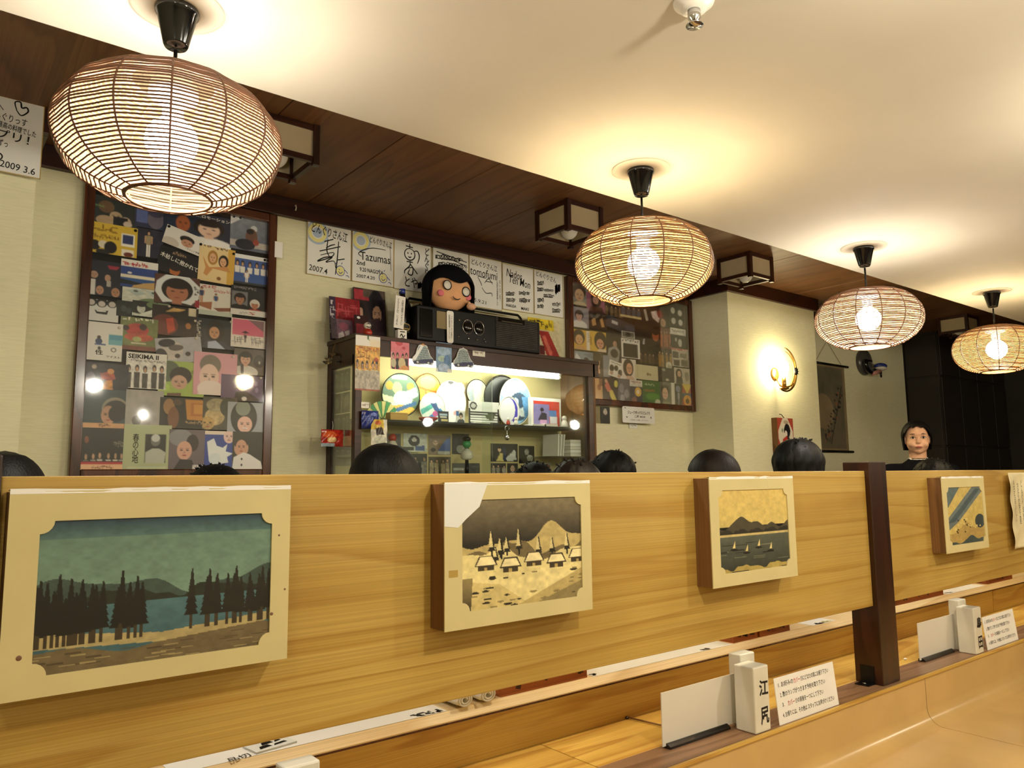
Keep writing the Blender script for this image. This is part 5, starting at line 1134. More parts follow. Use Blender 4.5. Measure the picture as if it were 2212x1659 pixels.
for sx in (-1, 1):
    x = sx*.06; z = .098+.010*(-sx)
    e = obj('eye', MB().lathe((x, -.077, z), [(.024, 0), (.023, .004), (0, .006)], 24, 'y'), 'plate', dl, smooth=True)
    obj('eye_outline', MB().tube([(x+.025*math.cos(2*math.pi*k/24), -.081, z+.025*math.sin(2*math.pi*k/24)) for k in range(24)], .003, 6, True), 'black', dl, smooth=True)
    obj('cheek', MB().ball((sx*.088, -.060, .066), (.020, .010, .018), 18, 10), mat('pink_felt', 'd87880', .9, .1), dl, smooth=True)
ink(dl, [[(-.03, .05), (-.018, .04), (-.0, .036), (.018, .044)], [(-.055, .146), (-.042, .138)], [(.035, .138), (.06, .146)]], 'ink', .006, y=-.087)
obj('body', MB().ball((0, .137, -.05), (.10, .028, .08), 20, 12).tube([(0, .13, .0), (0, .10, .05)], .03, 10), 'cloth', dl, smooth=True)
for sx in (-1, 1):
    if sx < 0:
        obj('arm', MB().tube([(-.10, .10, .02), (-.13, .13, -.02), (-.135, .135, -.07)], [.024, .026, .022], 12), 'cloth', dl, smooth=True)
        obj('hand', MB().ball((-.135, .135, -.085), (.024, .020, .024), 14, 10).ball((-.118, .132, -.085), (.009, .009, .013), 10, 8), 'skin', dl, smooth=True); continue
    arm = obj('arm', MB().tube([(sx*.10, .06, .022), (sx*.125, -.02, .018), (sx*.11, -.055, .016)], [.024, .026, .022], 12), 'cloth', dl, smooth=True)
    obj('hand', MB().ball((sx*.10, -.070, .014), (.028, .022, .020), 14, 10).ball((sx*.083, -.075, .028), (.009, .009, .013), 10, 8), 'skin', dl, smooth=True)
leaning('kimono_photo_card', 'yellow-topped card of red kimono photos at the right end of the cabinet top', 'photo card', 2.94, 3.195, 2.218, 3.52, 'bg d0c8a0|rect 0 0 .8 .26 d8c030|tx .04 .05 .75 .2 28241c 6|rect 0 .3 .3 .62 d8d0a8|rect .02 .4 .2 .6 b8a880|poly .3,.28,.62,.28,1,1,.55,1 9c2c28|poly .4,.4,.5,.38,.7,.8,.6,.85 c86858|rect .0 .62 .45 1 5c1c1c|ell .15 .75 .1 .07 e0d8c8|ell .35 .9 .12 .07 e0c8b8|noise .35 9', 6, t=.004)

# ---- inside the cabinet, upper shelf (top at 1.542)
sz = 1.5425
def fan(x, z, r_, y, label, cmd, handle=True, seed=5, rim='black', asp=1.0):
    t = thing('paper_fan', label, 'fan', (x, y, z), 0, 'round paper fans in the cabinet')
    n = 46; cv = Cv(n, n, seed).run(cmd); k = ((cv.u-.5)/.495)**2+((cv.v-.5)/.495)**2 <= 1
    sheet('fan_leaf', cv, 2*r_*asp, 2*r_, 'print', .0015, t, mask=k)
    obj('fan_rim', MB().tube([(r_*asp*.985*math.cos(2*math.pi*i/40), .0008, r_*.985*math.sin(2*math.pi*i/40)) for i in range(40)], .0028, 6, True), rim, t, smooth=True)
    if handle: obj('fan_handle', B((-.007, .002, max(-r_-.11, sz-z+.001)), (.007, .007, -r_*.55)), 'boxside', t)
    for i in range(-3, 4): obj('fan_rib', B((-.001, .0018, -r_*.6), (.001, .0032, r_*.8)), 'boxside', t, mw=Matrix.Rotation(R(i*14), 4, 'Y'))
    return t
fan(2.035, 1.685, .115, 3.50, 'large green fan with white streaks at the left of the lit shelf', 'bg 64806c|rect .25 .06 .65 .14 c0d0b0|ell .2 .3 .09 .1 e0a040|ell .75 .3 .09 .1 d89848|ell .4 .35 .12 .14 c8d890|poly .2,.6,.9,.3,.95,.5,.3,.8 d8e8e0|poly .0,.5,.5,.6,.4,.7,.05,.65 e8f0c0|ell .55 .6 .25 .2 d0ecec|ell .5 .85 .4 .12 e8c050|poly .1,.9,.9,.62,.9,.7,.2,.98 3c6ca0', rim='black')
fan(2.235, 1.735, .085, 3.555, 'yellow fan with orange lines behind the lit shelf figures', 'bg d8b848|poly .3,.0,.36,.0,.5,1,.44,1 b86a28|poly 0,.4,1,.6,1,.66,0,.48 c87830|ell .5 .3 .3 .2 e0cc70', rim='boxside')
fan(2.21, 1.625, .08, 3.47, 'pale fan of blue and green strokes leaning on the lit shelf', 'bg d0e0d4|poly 0,.6,.6,.3,.7,.4,.1,.75 48a098|poly .2,.9,.8,.5,.9,.6,.4,1 3c78b8|poly .3,.2,.5,.1,.9,.8,.8,.9 284c80|ell .6 .7 .1 .1 c85890|noise .3 9', False, 9, 'plate')
fan(2.36, 1.665, .12, 3.52, 'bright white round fan at the middle of the lit shelf', 'bg f0f0ea|ell .3 .6 .15 .3 e4ece8|ell .5 .04 .1 .05 404048|poly .6,.7,.8,.65,.8,.75,.6,.8 d0a0a0', True, 5, 'plate', .85)
fan(2.80, 1.690, .138, 3.50, 'large blue fan with dark swirls right of the lit shelf centre', 'bg 7ca8cc|ell .3 .25 .3 .2 c8e4e8|ell .6 .15 .25 .1 a8d0d0|ell .6 .6 .3 .3 28405c|ell .72 .72 .12 .1 d0d8d8|ell .5 .5 .1 .08 c0dce8|ell .35 .75 .18 .2 305078|poly .7,.4,.95,.4,.9,.8,.8,.9 5c90c0|noise .5 9', True, 8, 'plate', .85)
fan(2.74, 1.712, .135, 3.545, 'dark round fan mostly hidden behind the blue fan', 'bg 14181c|noise .3 6', True, 5, 'black', 1.0)
fan(2.69, 1.625, .082, 3.42, 'white fan with a purple-blue arc before the blue fan', 'bg f0f0f4|ell .55 .5 .36 .44 3c34b0|ell .46 .46 .32 .40 f0f0f4|ell .4 .9 .3 .1 e8e8f0', False, 5, 'plate', .9)
fan(2.56, 1.735, .075, 3.55, 'grey and cream fan top beside the dark fan', 'bg a8a890|poly .3,0,.7,0,.6,1,.4,1 c8c4a8|poly .05,.5,.3,.2,.35,.9,.2,.9 88949c|noise .2 7', True, 5, 'black')
poster('striped_card', 'white card with black horizontal stripes standing on the lit shelf', 'card', 2.395, 2.60, sz, 1.665, 3.40, 'bg f2f2ee|rect 0 .45 1 .5 14141a|rect 0 .57 1 .62 14141a|rect 0 .69 1 .73 14141a|rect 0 .8 1 .84 14141a|rect 0 .92 1 .97 14141a|rect 0 .3 .05 1 14141a|ell .15 .2 .12 .18 3c3c40|ell .15 .2 .08 .1 c8c8c4|rect .95 .3 1 1 14141a|poly .5,.55,.9,.5,.8,.8,.6,.78 48503c', 50)
rb = thing('red_framed_photo', 'white and red boxed photo card at the right of the lit shelf', 'photo', (2.975, 3.43, sz))
obj('box', B((-.115, 0, 0), (.115, .03, .172)), 'paper', rb)
cvp = Cv(40, 36, 3).run('bg c83830|rect .0 .12 .6 .95 8078b0|ell .32 .35 .07 .08 302024|poly .15,.8,.3,.45,.5,.5,.5,.8 241c34|rect .25 .75 .5 .95 d0a0d0|rect .6 .35 .88 .62 5078b8|rect .68 .08 .98 .3 d04838|rect .62 .62 .9 .9 e0e0e8|noise .2 6')
p = sheet('photo', cvp, .20, .145, 'print', .001, rb); p.location = (0, -.002, .08)
def figurine(x, y, z, label, m, h=.05, head='plate', group='small figurines in the cabinet'):
    t = thing('figurine', label, 'figurine', (x, y, z), 0, group)
    obj('body', MB().lathe((0, 0, 0), [(h*.26, 0), (h*.3, h*.1), (h*.26, h*.4), (h*.16, h*.6), (0, h*.62)], 14), m, t, smooth=True)
    obj('head', MB().ball((0, 0, h*.76), h*.22, 14, 10), head, t, smooth=True); return t
figurine(3.075, 3.385, sz, 'small white figurine right of the red photo box', 'plate', .07)
figurine(2.645, 3.375, sz, 'tiny red and white figurine before the arc fan', 'redp', .04)
figurine(2.70, 3.375, sz, 'tiny white pointed figurine before the arc fan', 'plate', .045)
tag(obj('wooden_block', B((1.90, 3.37, sz), (2.0, 3.42, sz+.038)), 'pine2', bevel=.002), 'pale wooden block at the left end of the lit shelf', 'block')
rbx = thing('red_lidded_dish', 'flat red dish on the lit shelf below the green fan', 'dish', (2.13, 3.385, sz))
obj('dish', MB().lathe((0, 0, 0), [(.03, 0), (.048, .012), (.05, .02), (.046, .021), (.03, .008), (0, .007)], 24), 'redp', rbx, smooth=True)
poster('pop_card', 'small dark blue card with white lettering beside the red dish', 'card', 2.19, 2.255, sz, 1.60, 3.385, 'bg 1c2030|rect .15 .2 .85 .4 b0c8e0|rect .2 .5 .8 .6 e0e0d0|rect .3 .7 .9 .9 d8c880', 20)
poster('portrait_card', 'small white card with a dark-haired portrait before the white fan', 'card', 2.30, 2.355, sz, 1.605, 3.38, 'bg e8e8e4|por .55 .4 .2 14121a d8b8a0 303840|rect .0 .0 .3 .4 4878c0', 22)
for i, x in enumerate((2.46, 2.86, 2.95)):
    tag(obj('flat_booklet', B((x-.05, 3.36, sz), (x+.05, 3.44, sz+.006+.004*i)), 'paper'), ('flat white booklet before the striped card', 'flat white booklet under the blue fan', 'thicker white booklet before the red photo box')[i], 'booklet', 'flat booklets on the lit shelf')
# black leaf-shaped hand fan and mini ornaments on the left
fo = thing('folding_fan', 'open green and gold folding fan at the left end of the lit shelf', 'fan', (1.905, 3.46, sz))
for k in range(9):
    a = R(20+k*15); b_ = R(20+(k+1)*15-2)
    obj('fan_blade', MB().prism([(.018*math.cos(a), .018*math.sin(a)), (.10*math.cos(a), .10*math.sin(a)), (.10*math.cos(b_), .10*math.sin(b_)), (.018*math.cos(b_), .018*math.sin(b_))], -.001-.0004*k, .0002-.0004*k), 'green' if k % 2 else 'pyel', fo)
# ---- inside, lower compartment: photo cards on the back board and a few things
LOW = [(1.72, 1.83, 1.32, 1.42, 'brown group photo at the lower left of the cabinet', 'bg 4c3c34|grp 4 .15 .9 1c1612 70584c|noise .5 8'),
 (1.95, 2.10, 1.39, 1.49, 'dim dark photo behind the yellow leaflet', 'bg 34302c|ell .5 .5 .2 .3 605850|noise .4 6'),
 (2.115, 2.265, 1.395, 1.495, 'black-and-white photo of a figure over a blue cloth', 'bg c8ccc0|ell .45 .4 .24 .3 1c1a18|ell .45 .35 .1 .12 d0c8bc|rect 0 .75 .45 .92 38342c|poly .5,.7,.9,.65,.9,.95,.5,.95 4c68a0|noise .4 8'),
 (2.275, 2.42, 1.38, 1.49, 'colour photo of a person in a blue jacket', 'bg 8c7864|ell .3 .4 .1 .12 d0b098|poly .4,.8,.8,.2,1,.1,1,.8 4c68a8|ell .2 .75 .12 .1 2c2420|rect .4 .8 .95 .98 b8b8b0|noise .3 7'),
 (2.43, 2.545, 1.385, 1.50, 'dark photo behind the green-headed figure', 'bg 141412|ell .5 .75 .25 .2 a8a898|noise .3 6'),
 (2.12, 2.265, 1.25, 1.385, 'black-and-white crowd photo below the figure over a blue cloth', 'bg 2c2a24|grp 3 .1 .9 100f0d 8c8878|noise .7 10'),
 (2.275, 2.42, 1.25, 1.37, 'sepia crowd photo below the blue jacket photo', 'bg 4c4434|grp 4 .1 .9 1c1812 a09070|noise .7 10'),
 (2.43, 2.62, 1.25, 1.335, 'grey strip photo at the bottom of the cabinet middle', 'bg 4c4c44|noise .7 9|rect .05 .3 .4 .45 b0b0a4'),
 (2.70, 2.90, 1.345, 1.45, 'photo of two seated people in white on black', 'bg 1c1a18|ell .3 .3 .12 .2 0c0a0a|ell .32 .35 .07 .1 d8b898|poly .2,.95,.35,.5,.5,.6,.45,1 d8c878|poly .55,.8,.9,.3,.95,.9,.6,1 d8d8d0|rect .45 .2 .55 .9 202c4c|noise .3 8'),
 (2.91, 3.03, 1.335, 1.44, 'dark photo with pale faces beside the magazine rack', 'bg 1a1816|ell .5 .35 .14 .18 a09c90|ell .7 .7 .2 .2 c0bcb0|noise .6 9'),
 (2.70, 2.81, 1.245, 1.335, 'black-and-white faces photo at the cabinet bottom', 'bg 38342c|grp 3 .1 .95 14120f 9c9484|noise .6 9'),
 (2.82, 2.90, 1.245, 1.335, 'small photo of a person in a pale blue shirt', 'bg 2c2820|ell .5 .35 .2 .22 b89c80|poly .1,1,.3,.6,.7,.6,.9,1 a8b4bc|noise .3 7'),
 (2.95, 3.16, 1.25, 1.335, 'white leaflet with a red heading at the cabinet lower right', 'bg c8d0d4|rect .15 .2 .6 .42 a83030|tx .6 .3 .95 .4 505860 6|ell .85 .3 .15 .25 b86858|noise .2 8')]
for x0, x1, z0, z1, l, c in LOW:
    poster('photo_card', l, 'photo', x0, x1, z0, z1, cy1-.0145, c, 34, 'photos on the cabinet back board')
# photos on the cabinet's left side panel, seen through its glass
for i, (ya, yb, za, zb, l, c) in enumerate(((3.40, 3.585, 1.68, 1.79, 'uppermost grey group photo on the cabinet left side', 'bg 4c4c42|grp 3 .1 .9 1c1c16 7c7868|noise .5 8'), (3.40, 3.49, 1.575, 1.675, 'pale photo above the rightmost square on the cabinet left side', 'bg 74705c|poly .2,.3,.8,.1,.9,.6,.3,.8 b0ac98|noise .4 8'), (3.495, 3.585, 1.575, 1.675, 'brown photo beside the rear post on the cabinet left side', 'bg 54483c|ell .5 .5 .3 .3 8c8070|noise .4 7'), (3.40, 3.585, 1.46, 1.57, 'dark band photo lowest on the cabinet left side', 'bg 302e28|grp 4 .1 .9 14130f 68645a|noise .5 9'))):
    cv = Cv(30, 24, i).run(c); o = sheet('photo_card', cv, yb-ya, zb-za, 'print', .0012); o.rotation_euler = (0, 0, R(-90)); o.location = (cx0+.0135, (ya+yb)/2, (za+zb)/2); tag(o, l, 'photo', 'photos on the cabinet left side')
gf = thing('green_head_figure', 'green-headed standing figure in a white top inside the lower cabinet', 'figurine', (2.43, 3.47, 1.25))
obj('stand', MB().cone((0, 0, 0), (0, 0, .10), .012, .01, 12), 'black', gf, smooth=True)
obj('body', MB().lathe((0, 0, .10), [(.02, 0), (.034, .01), (.032, .04), (.012, .06), (0, .062)], 18), 'acryl', gf, smooth=True)
obj('head', MB().ball((0, 0, .185), (.026, .022, .022), 18, 12), 'green', gf, smooth=True)
obj('hat', MB().ball((0, 0, .212), (.024, .022, .016), 16, 10), 'black', gf, smooth=True)
kc = thing('key_chain', 'metal ring key chain with a round silver charm hanging before the cabinet glass', 'key chain', (2.62, 3.355, 1.50))
obj('ring', MB().tube([(.014*math.cos(2*math.pi*k/24), 0, .02+.014*math.sin(2*math.pi*k/24)) for k in range(24)], .0018, 6, True), 'chrome', kc, smooth=True)
obj('chain', MB().cone((0, 0, .006), (0, 0, -.02), .002, .002, 6), 'chrome', kc)
obj('charm', MB().ball((0, 0, -.032), .014, 14, 10), 'chrome', kc, smooth=True)
rf = figurine(1.985, 3.50, 1.385, 'small red-capped figurine in a white dress before the dim photo', 'plate', .10, 'redp')
for i in range(3):
    o = tag(obj('leaning_magazine', B((-.004, -.06, 0), (.004, .06, .13)), 'paper'), ('white magazine leaning leftmost in the lower right cabinet', 'white magazine leaning in the middle of the lower right trio', 'white magazine leaning rightmost of the lower right trio')[i], 'magazine', 'leaning white magazines'); o.location = (3.045+i*.02, 3.48, 1.3745); o.rotation_euler = (0, R(4+2*i), R(8))
for i in range(5):
    o = tag(obj('stacked_magazine', B((3.115, 3.38, 1.372+i*.02), (3.20, 3.55, 1.3905+i*.02)), 'paper' if i % 2 else 'plate'), ('bottom magazine of the stack at the cabinet lower right', 'second magazine from the bottom of the cabinet stack', 'middle magazine of the cabinet stack', 'second magazine from the top of the cabinet stack', 'top magazine of the stack at the cabinet lower right')[i], 'magazine', 'stacked magazines')
obj('inner_shelf', B((cx0+.04, cy0+.05, 1.362), (cx0+.14, cy1-.012, 1.372)), 'plate', cb)
obj('inner_shelf', B((2.93, cy0+.05, 1.362), (cx1-.09, cy1-.012, 1.372)), 'cabglass', cb)
obj('inner_shelf', B((1.93, cy0+.05, 1.375), (2.06, cy1-.012, 1.385)), 'cabglass', cb)
obj('inner_shelf', B((2.37, cy0+.05, 1.24), (2.49, cy1-.012, 1.25)), 'cabglass', cb)

# ---- note card and slips below the right collage
nc = thing('note_card', 'white note card with rounded corners hung from the right collage frame', 'sign', (3.93, 3.574, 1.663))
mb = MB(); pts = []
for sx, sz_, a0 in ((1, -1, -90), (1, 1, 0), (-1, 1, 90), (-1, -1, 180)):
    for k in range(5): a = R(a0+22.5*k); pts.append((sx*.148+.012*math.cos(a), sz_*.043+.012*math.sin(a)))
obj('card', mb.prism(pts, 0, .002), 'card', nc)
text('ジュークボックスどんぐり', nc, 0, -.0008, .016, .024, 'ink', .22, 0, bold=.02); text('二階 BOX', nc, .01, -.0008, -.010, .017, 'ink', .11, 0, bold=.02); text('ご自由にお楽しみ下さい', nc, 0, -.0008, -.034, .010, 'ink', .18)
ink(nc, [[(-.125, -.01), (-.118, -.02), (-.11, -.012)], [(.115, -.018), (.122, -.008), (.126, -.022)], [(-.14, .046), (-.125, .042)]], 'ink', .005)
for i, (x0, x1, z0, z1, c, l) in enumerate(((3.885, 3.965, 1.575, 1.614, 'bg dcdcd2|tx .1 .3 .9 .6 909088 6', 'small white slip just under the hanging note card'), (3.615, 3.70, 1.60, 1.71, 'bg 1c1a18|ell .5 .3 .2 .2 b0a898|rect .2 .6 .8 1 0c0c0c|noise .4 7', 'small black-and-white photo slip under the collage frame'), (3.545, 3.61, 1.60, 1.71, 'bg 7c7048|noise .2 5', 'narrow tan paper strip beside the cabinet top right'))):
    poster('paper_slip', l, 'paper', x0, x1, z0, z1, 3.622, c, 20, seed=i)
# ---- sconce, plaque, scroll, ornament
sc = thing('wall_sconce', 'gilt crescent-shaped wall sconce glowing on the pillar', 'lamp', (5.13, 3.278, 2.03))
obj('wall_plate', MB().lathe((-.02, 0, -.03), [(.05, 0), (.048, .008), (.03, .014), (0, .015)], 24, 'y'), 'brass', sc, smooth=True)
for r_, w_ in ((.165, .010), (.14, .006)):
    pts = [(.0+r_*math.cos(R(a))*.95, -.07, r_*math.sin(R(a))) for a in range(-115, 88, 7)]; n = len(pts)
    obj('crescent', MB().tube(pts, [w_*(.35+.65*math.sin(math.pi*(i+.5)/n)) for i in range(n)], 8), 'brass', sc, smooth=True)
mb = MB(); mb.ball((.148, -.075, -.005), (.02, .014, .03), 14, 10)
for k in range(8): a = 2*math.pi*k/8; mb.cone((.148, -.08, -.005), (.148+.034*math.cos(a), -.082, -.005+.034*math.sin(a)), .004, .001, 6)
obj('rosette', mb, 'black', sc, smooth=True)
obj('arm', MB().tube([(-.02, -.01, -.06), (-.03, -.05, -.125), (.0, -.075, -.135), (.07, -.075, -.12), (.10, -.075, -.10)], .006, 8), 'brass', sc, smooth=True)
obj('candle_sleeve', MB().cone((-.02, -.075, -.15), (-.02, -.075, -.06), .017, .015, 16), 'brass', sc, smooth=True)
obj('drip_tray', MB().lathe((-.02, -.075, -.15), [(.012, -.01), (.034, .0), (.036, .006), (.015, .004), (0, .004)], 20), 'brass', sc, smooth=True)
obj('bulb', MB().lathe((-.02, -.075, -.06), [(.012, 0), (.03, .03), (.04, .065), (.034, .10), (.015, .13), (0, .137)], 20), 'sconceb', sc, smooth=True)
pq = thing('wall_plaque', 'small red and white wall plaque of a kimono figure below the sconce', 'plaque', (5.145, 3.28, 1.54))
obj('box', B((-.105, -.045, -.135), (.105, 0, .128)), 'boxside', pq)
cv = Cv(40, 50, 2).run('bg b04a38|poly .35,.0,.65,.0,.95,.35,.95,.6,.7,1,.3,1,.05,.6,.05,.35 e4dcc4|ell .55 .12 .16 .06 b8a890|ell .6 .36 .2 .2 17131a|ell .52 .45 .09 .09 e8dccc|poly .3,.6,.55,.5,.8,.65,.7,.92,.45,.98,.25,.8 b8382c|ell .55 .7 .14 .08 d86a4c|ell .3 .35 .06 .06 8c9878')
p = sheet('picture', cv, .205, .26, 'print', .001, pq); p.location = (0, -.047, -.003)
obj('hanger', MB().tube([(-.0, -.04, .128), (0, -.02, .155), (.0, -.003, .16)], .003, 6), 'black', pq)
hs = thing('hanging_scroll', 'narrow hanging scroll with faded branch painting right of the pillar', 'scroll', (6.50, 3.617, 1.84))
for z in (.39, -.39): obj('scroll_rod', MB().cone((-.33, 0, z), (.33, 0, z), .011, .011, 14), 'black', hs, smooth=True)
cv = Cv(50, 80, 6).run('bg 8c7c5c|rect .08 .03 .92 .97 6c6450|rect .12 .05 .88 .35 64604c|ell .3 .55 .3 .2 8c7c60|noise .2 7')
rr = random.Random(9)
for k in range(40): t_ = rr.random(); cv.ell(.85-.5*t_+rr.uniform(-.1, .1), .3+.6*t_+rr.uniform(-.06, .06), .02+.02*rr.random(), .012, rr.choice(('2c2a26', '3c3630', '8c5c48', '484438')))
for k in range(30): t_ = k/30; cv.ell(.88-.42*t_, .25+.68*t_, .012, .014, '241f1a')
o = sheet('painting', cv, .56, .78, 'print', .0012, hs); o.location = (-.02, .0, 0)
obj('scroll_cord', MB().tube([(-.22, 0, .40), (0, .006, .60), (.22, 0, .40)], .0018, 5), 'boxside', hs)
orn = thing('wall_ornament', 'round grey wall ornament with a blue and white brim beside the scroll', 'ornament', (7.13, YB, 2.30))
obj('disc', MB().lathe((0, 0, 0), [(.12, 0), (.125, .02), (.11, .045), (.06, .06), (0, .062)], 32, 'y'), 'greyor', orn, smooth=True)
obj('gloss_band', B((-.04, -.075, -.005), (.05, -.055, .02)), 'chrome', orn, bevel=.004)
obj('collar', MB().tube([(.10*math.cos(R(a)), -.08, -.03+.07*math.sin(R(a))) for a in range(150, 320, 12)], .022, 10), 'gloss', orn, smooth=True)
obj('brim', MB().ball((.17, -.09, -.03), (.085, .05, .03), 20, 10), 'bluep', orn, smooth=True)
obj('under_brim', MB().ball((.15, -.10, -.055), (.07, .05, .022), 20, 10), 'plate', orn, smooth=True)
obj('pink_roll', MB().cone((.0, -.09, -.115), (.12, -.10, -.085), .02, .02, 14), mat('pink_lacquer', 'b88070', .4), orn, smooth=True)
obj('tail', MB().cone((.16, -.09, -.08), (.165, -.09, -.14), .012, .008, 10), 'gloss', orn, smooth=True)

# ================================================================== people
def capsules(bones, balls):
    mb = MB()
    for (p, q, r0, r1) in bones:
        p, q = Vector(p), Vector(q); d = (q-p); n = 8
        k = [p.lerp(q, i/n) for i in range(n+1)]; mb.cone(p, q, r0, r1, 14); mb.ball(p, r0, 12, 8); mb.ball(q, r1, 12, 8)
    for c, r_ in balls: mb.ball(c, r_, 24, 16)
    return mb
def remesh(mb, name, vox, it=4):
    me = bpy.data.meshes.new(name); me.from_pydata(mb.v, [], mb.f); o = bpy.data.objects.new(name, me); C.objects.link(o)
    r_ = o.modifiers.new('r', 'REMESH'); r_.mode = 'VOXEL'; r_.voxel_size = vox; r_.use_smooth_shade = True
    s = o.modifiers.new('s', 'SMOOTH'); s.factor = .5; s.iterations = it
    dg = bpy.context.evaluated_depsgraph_get(); out = bpy.data.meshes.new_from_object(o.evaluated_get(dg)); out.name = name
    bpy.data.objects.remove(o); bpy.data.meshes.remove(me); return out
def headballs(hc):
    x, y, z = hc
    return [((x, y+.01, z+.018), (.073, .088, .088)), ((x, y-.020, z-.034), (.069, .064, .070)), ((x, y-.045, z-.082), (.030, .03, .022)),
        ((x, y-.088, z-.012), (.012, .018, .022)), ((x, y-.092, z-.026), (.0145, .013, .010)), ((x-.036, y-.064, z-.036), (.028, .022, .025)), ((x+.036, y-.062, z-.038), (.028, .022, .025)),
        ((x, y-.075, z+.028), (.045, .012, .010)), ((x, y-.082, z-.055), (.024, .010, .006)), ((x, y-.080, z-.064), (.020, .010, .007)),
        ((x-.077, y+.008, z-.012), (.010, .018, .030)), ((x+.077, y+.008, z-.012), (.010, .018, .030))]
def hand(w_, d, side):
    """palm, four bent fingers of unequal length and a thumb, starting at wrist w_ and pointing along d"""
    w_, d = Vector(w_), Vector(d).normalized(); s = d.cross(Vector((0, 0, 1))).normalized()*side; dn = Vector((0, 0, -1)); b = []
    pc = w_+d*.045; b.append((w_, w_+d*.07+s*.018, .021, .017)); b.append((w_, w_+d*.07-s*.018, .021, .017))
    for i, L in enumerate((.062, .072, .068, .052)):
        a = w_+d*.08+s*(.030-.020*i); m_ = a+d*L*.5+dn*.006; e = a+d*L*.9+dn*.022
        b += [(a, m_, .009, .0085), (m_, e, .0085, .0072)]
    a = w_+d*.03+s*.026; m_ = a+d*.028+s*.026; b += [(a, m_, .012, .010), (m_, m_+d*.028+s*.004+dn*.006, .010, .008)]
    return b
def seated():
    H = (0, -.16, 1.235); b = [((0, .02, .52), (0, -.03, .80), .115, .125), ((0, -.03, .80), (0, -.07, .98), .125, .115), ((0, -.08, 1.02), (0, -.125, 1.16), .052, .048)]
    cl = [((0, .02, .50), (0, -.03, .80), .135, .142), ((0, -.03, .80), (0, -.07, .97), .142, .130), ((-.17, -.075, .985), (.17, -.075, .985), .068, .068), ((0, -.07, .98), (0, -.09, 1.045), .10, .064)]
    lg = [((-.09, .02, .50), (.09, .02, .50), .125, .125)]
    for s in (-1, 1):
        sh, el, wr = (s*.18, -.075, .98), (s*.235, -.20, .77), (s*.10, -.36, .695)
        b += [(sh, el, .048, .040), (el, wr, .040, .026), ((s*.09, .02, .50), (s*.11, -.40, .50), .085, .062), ((s*.11, -.40, .50), (s*.11, -.36, .10), .058, .038), ((s*.11, -.37, .05), (s*.11, -.50, .03), .04, .03)]
        b += hand(wr, (-s*.3, -.95, -.12), -s)
        cl += [(sh, el, .062, .052), (el, (s*.12, -.335, .705), .052, .038)]
        lg += [((s*.09, .02, .50), (s*.11, -.40, .50), .100, .076), ((s*.11, -.40, .50), (s*.11, -.36, .10), .074, .056)]
    return remesh(capsules(b, headballs(H)), 'body', .0075), remesh(capsules(cl, []), 'shirt', .012), remesh(capsules(lg, []), 'trousers', .013), H
def standing():
    H = (0, -.02, 1.485); b = [((0, 0, .86), (0, .0, 1.08), .125, .115), ((0, 0, 1.08), (0, .0, 1.25), .115, .11), ((0, .005, 1.28), (0, -.008, 1.42), .056, .055)]
    cl = [((0, 0, .80), (0, .0, 1.08), .15, .142), ((0, 0, 1.08), (0, .0, 1.24), .142, .125), ((-.175, 0, 1.25), (.175, 0, 1.25), .070, .070), ((0, .0, 1.25), (0, .0, 1.318), .11, .066)]
    lg = [((-.08, 0, .84), (.08, 0, .84), .125, .125)]
    for s in (-1, 1):
        sh, el, wr = (s*.19, 0, 1.25), (s*.25, .02, .99), (s*.20, -.16, .80)
        b += [(sh, el, .05, .042), (el, wr, .042, .027), ((s*.09, 0, .84), (s*.09, -.01, .46), .085, .055), ((s*.09, -.01, .46), (s*.09, .02, .09), .055, .036), ((s*.09, .02, .05), (s*.095, -.11, .03), .04, .03)]
        b += hand(wr, (-s*.2, -.6, -.6), -s)
        cl += [(sh, el, .066, .055), (el, (s*.205, -.14, .825), .055, .042)]
        lg += [((s*.09, 0, .84), (s*.09, -.01, .46), .10, .075), ((s*.09, -.01, .46), (s*.09, .02, .10), .074, .06)]
    return remesh(capsules(b, headballs(H)), 'body', .006), remesh(capsules(cl, []), 'shirt', .011), remesh(capsules(lg, []), 'trousers', .013), H
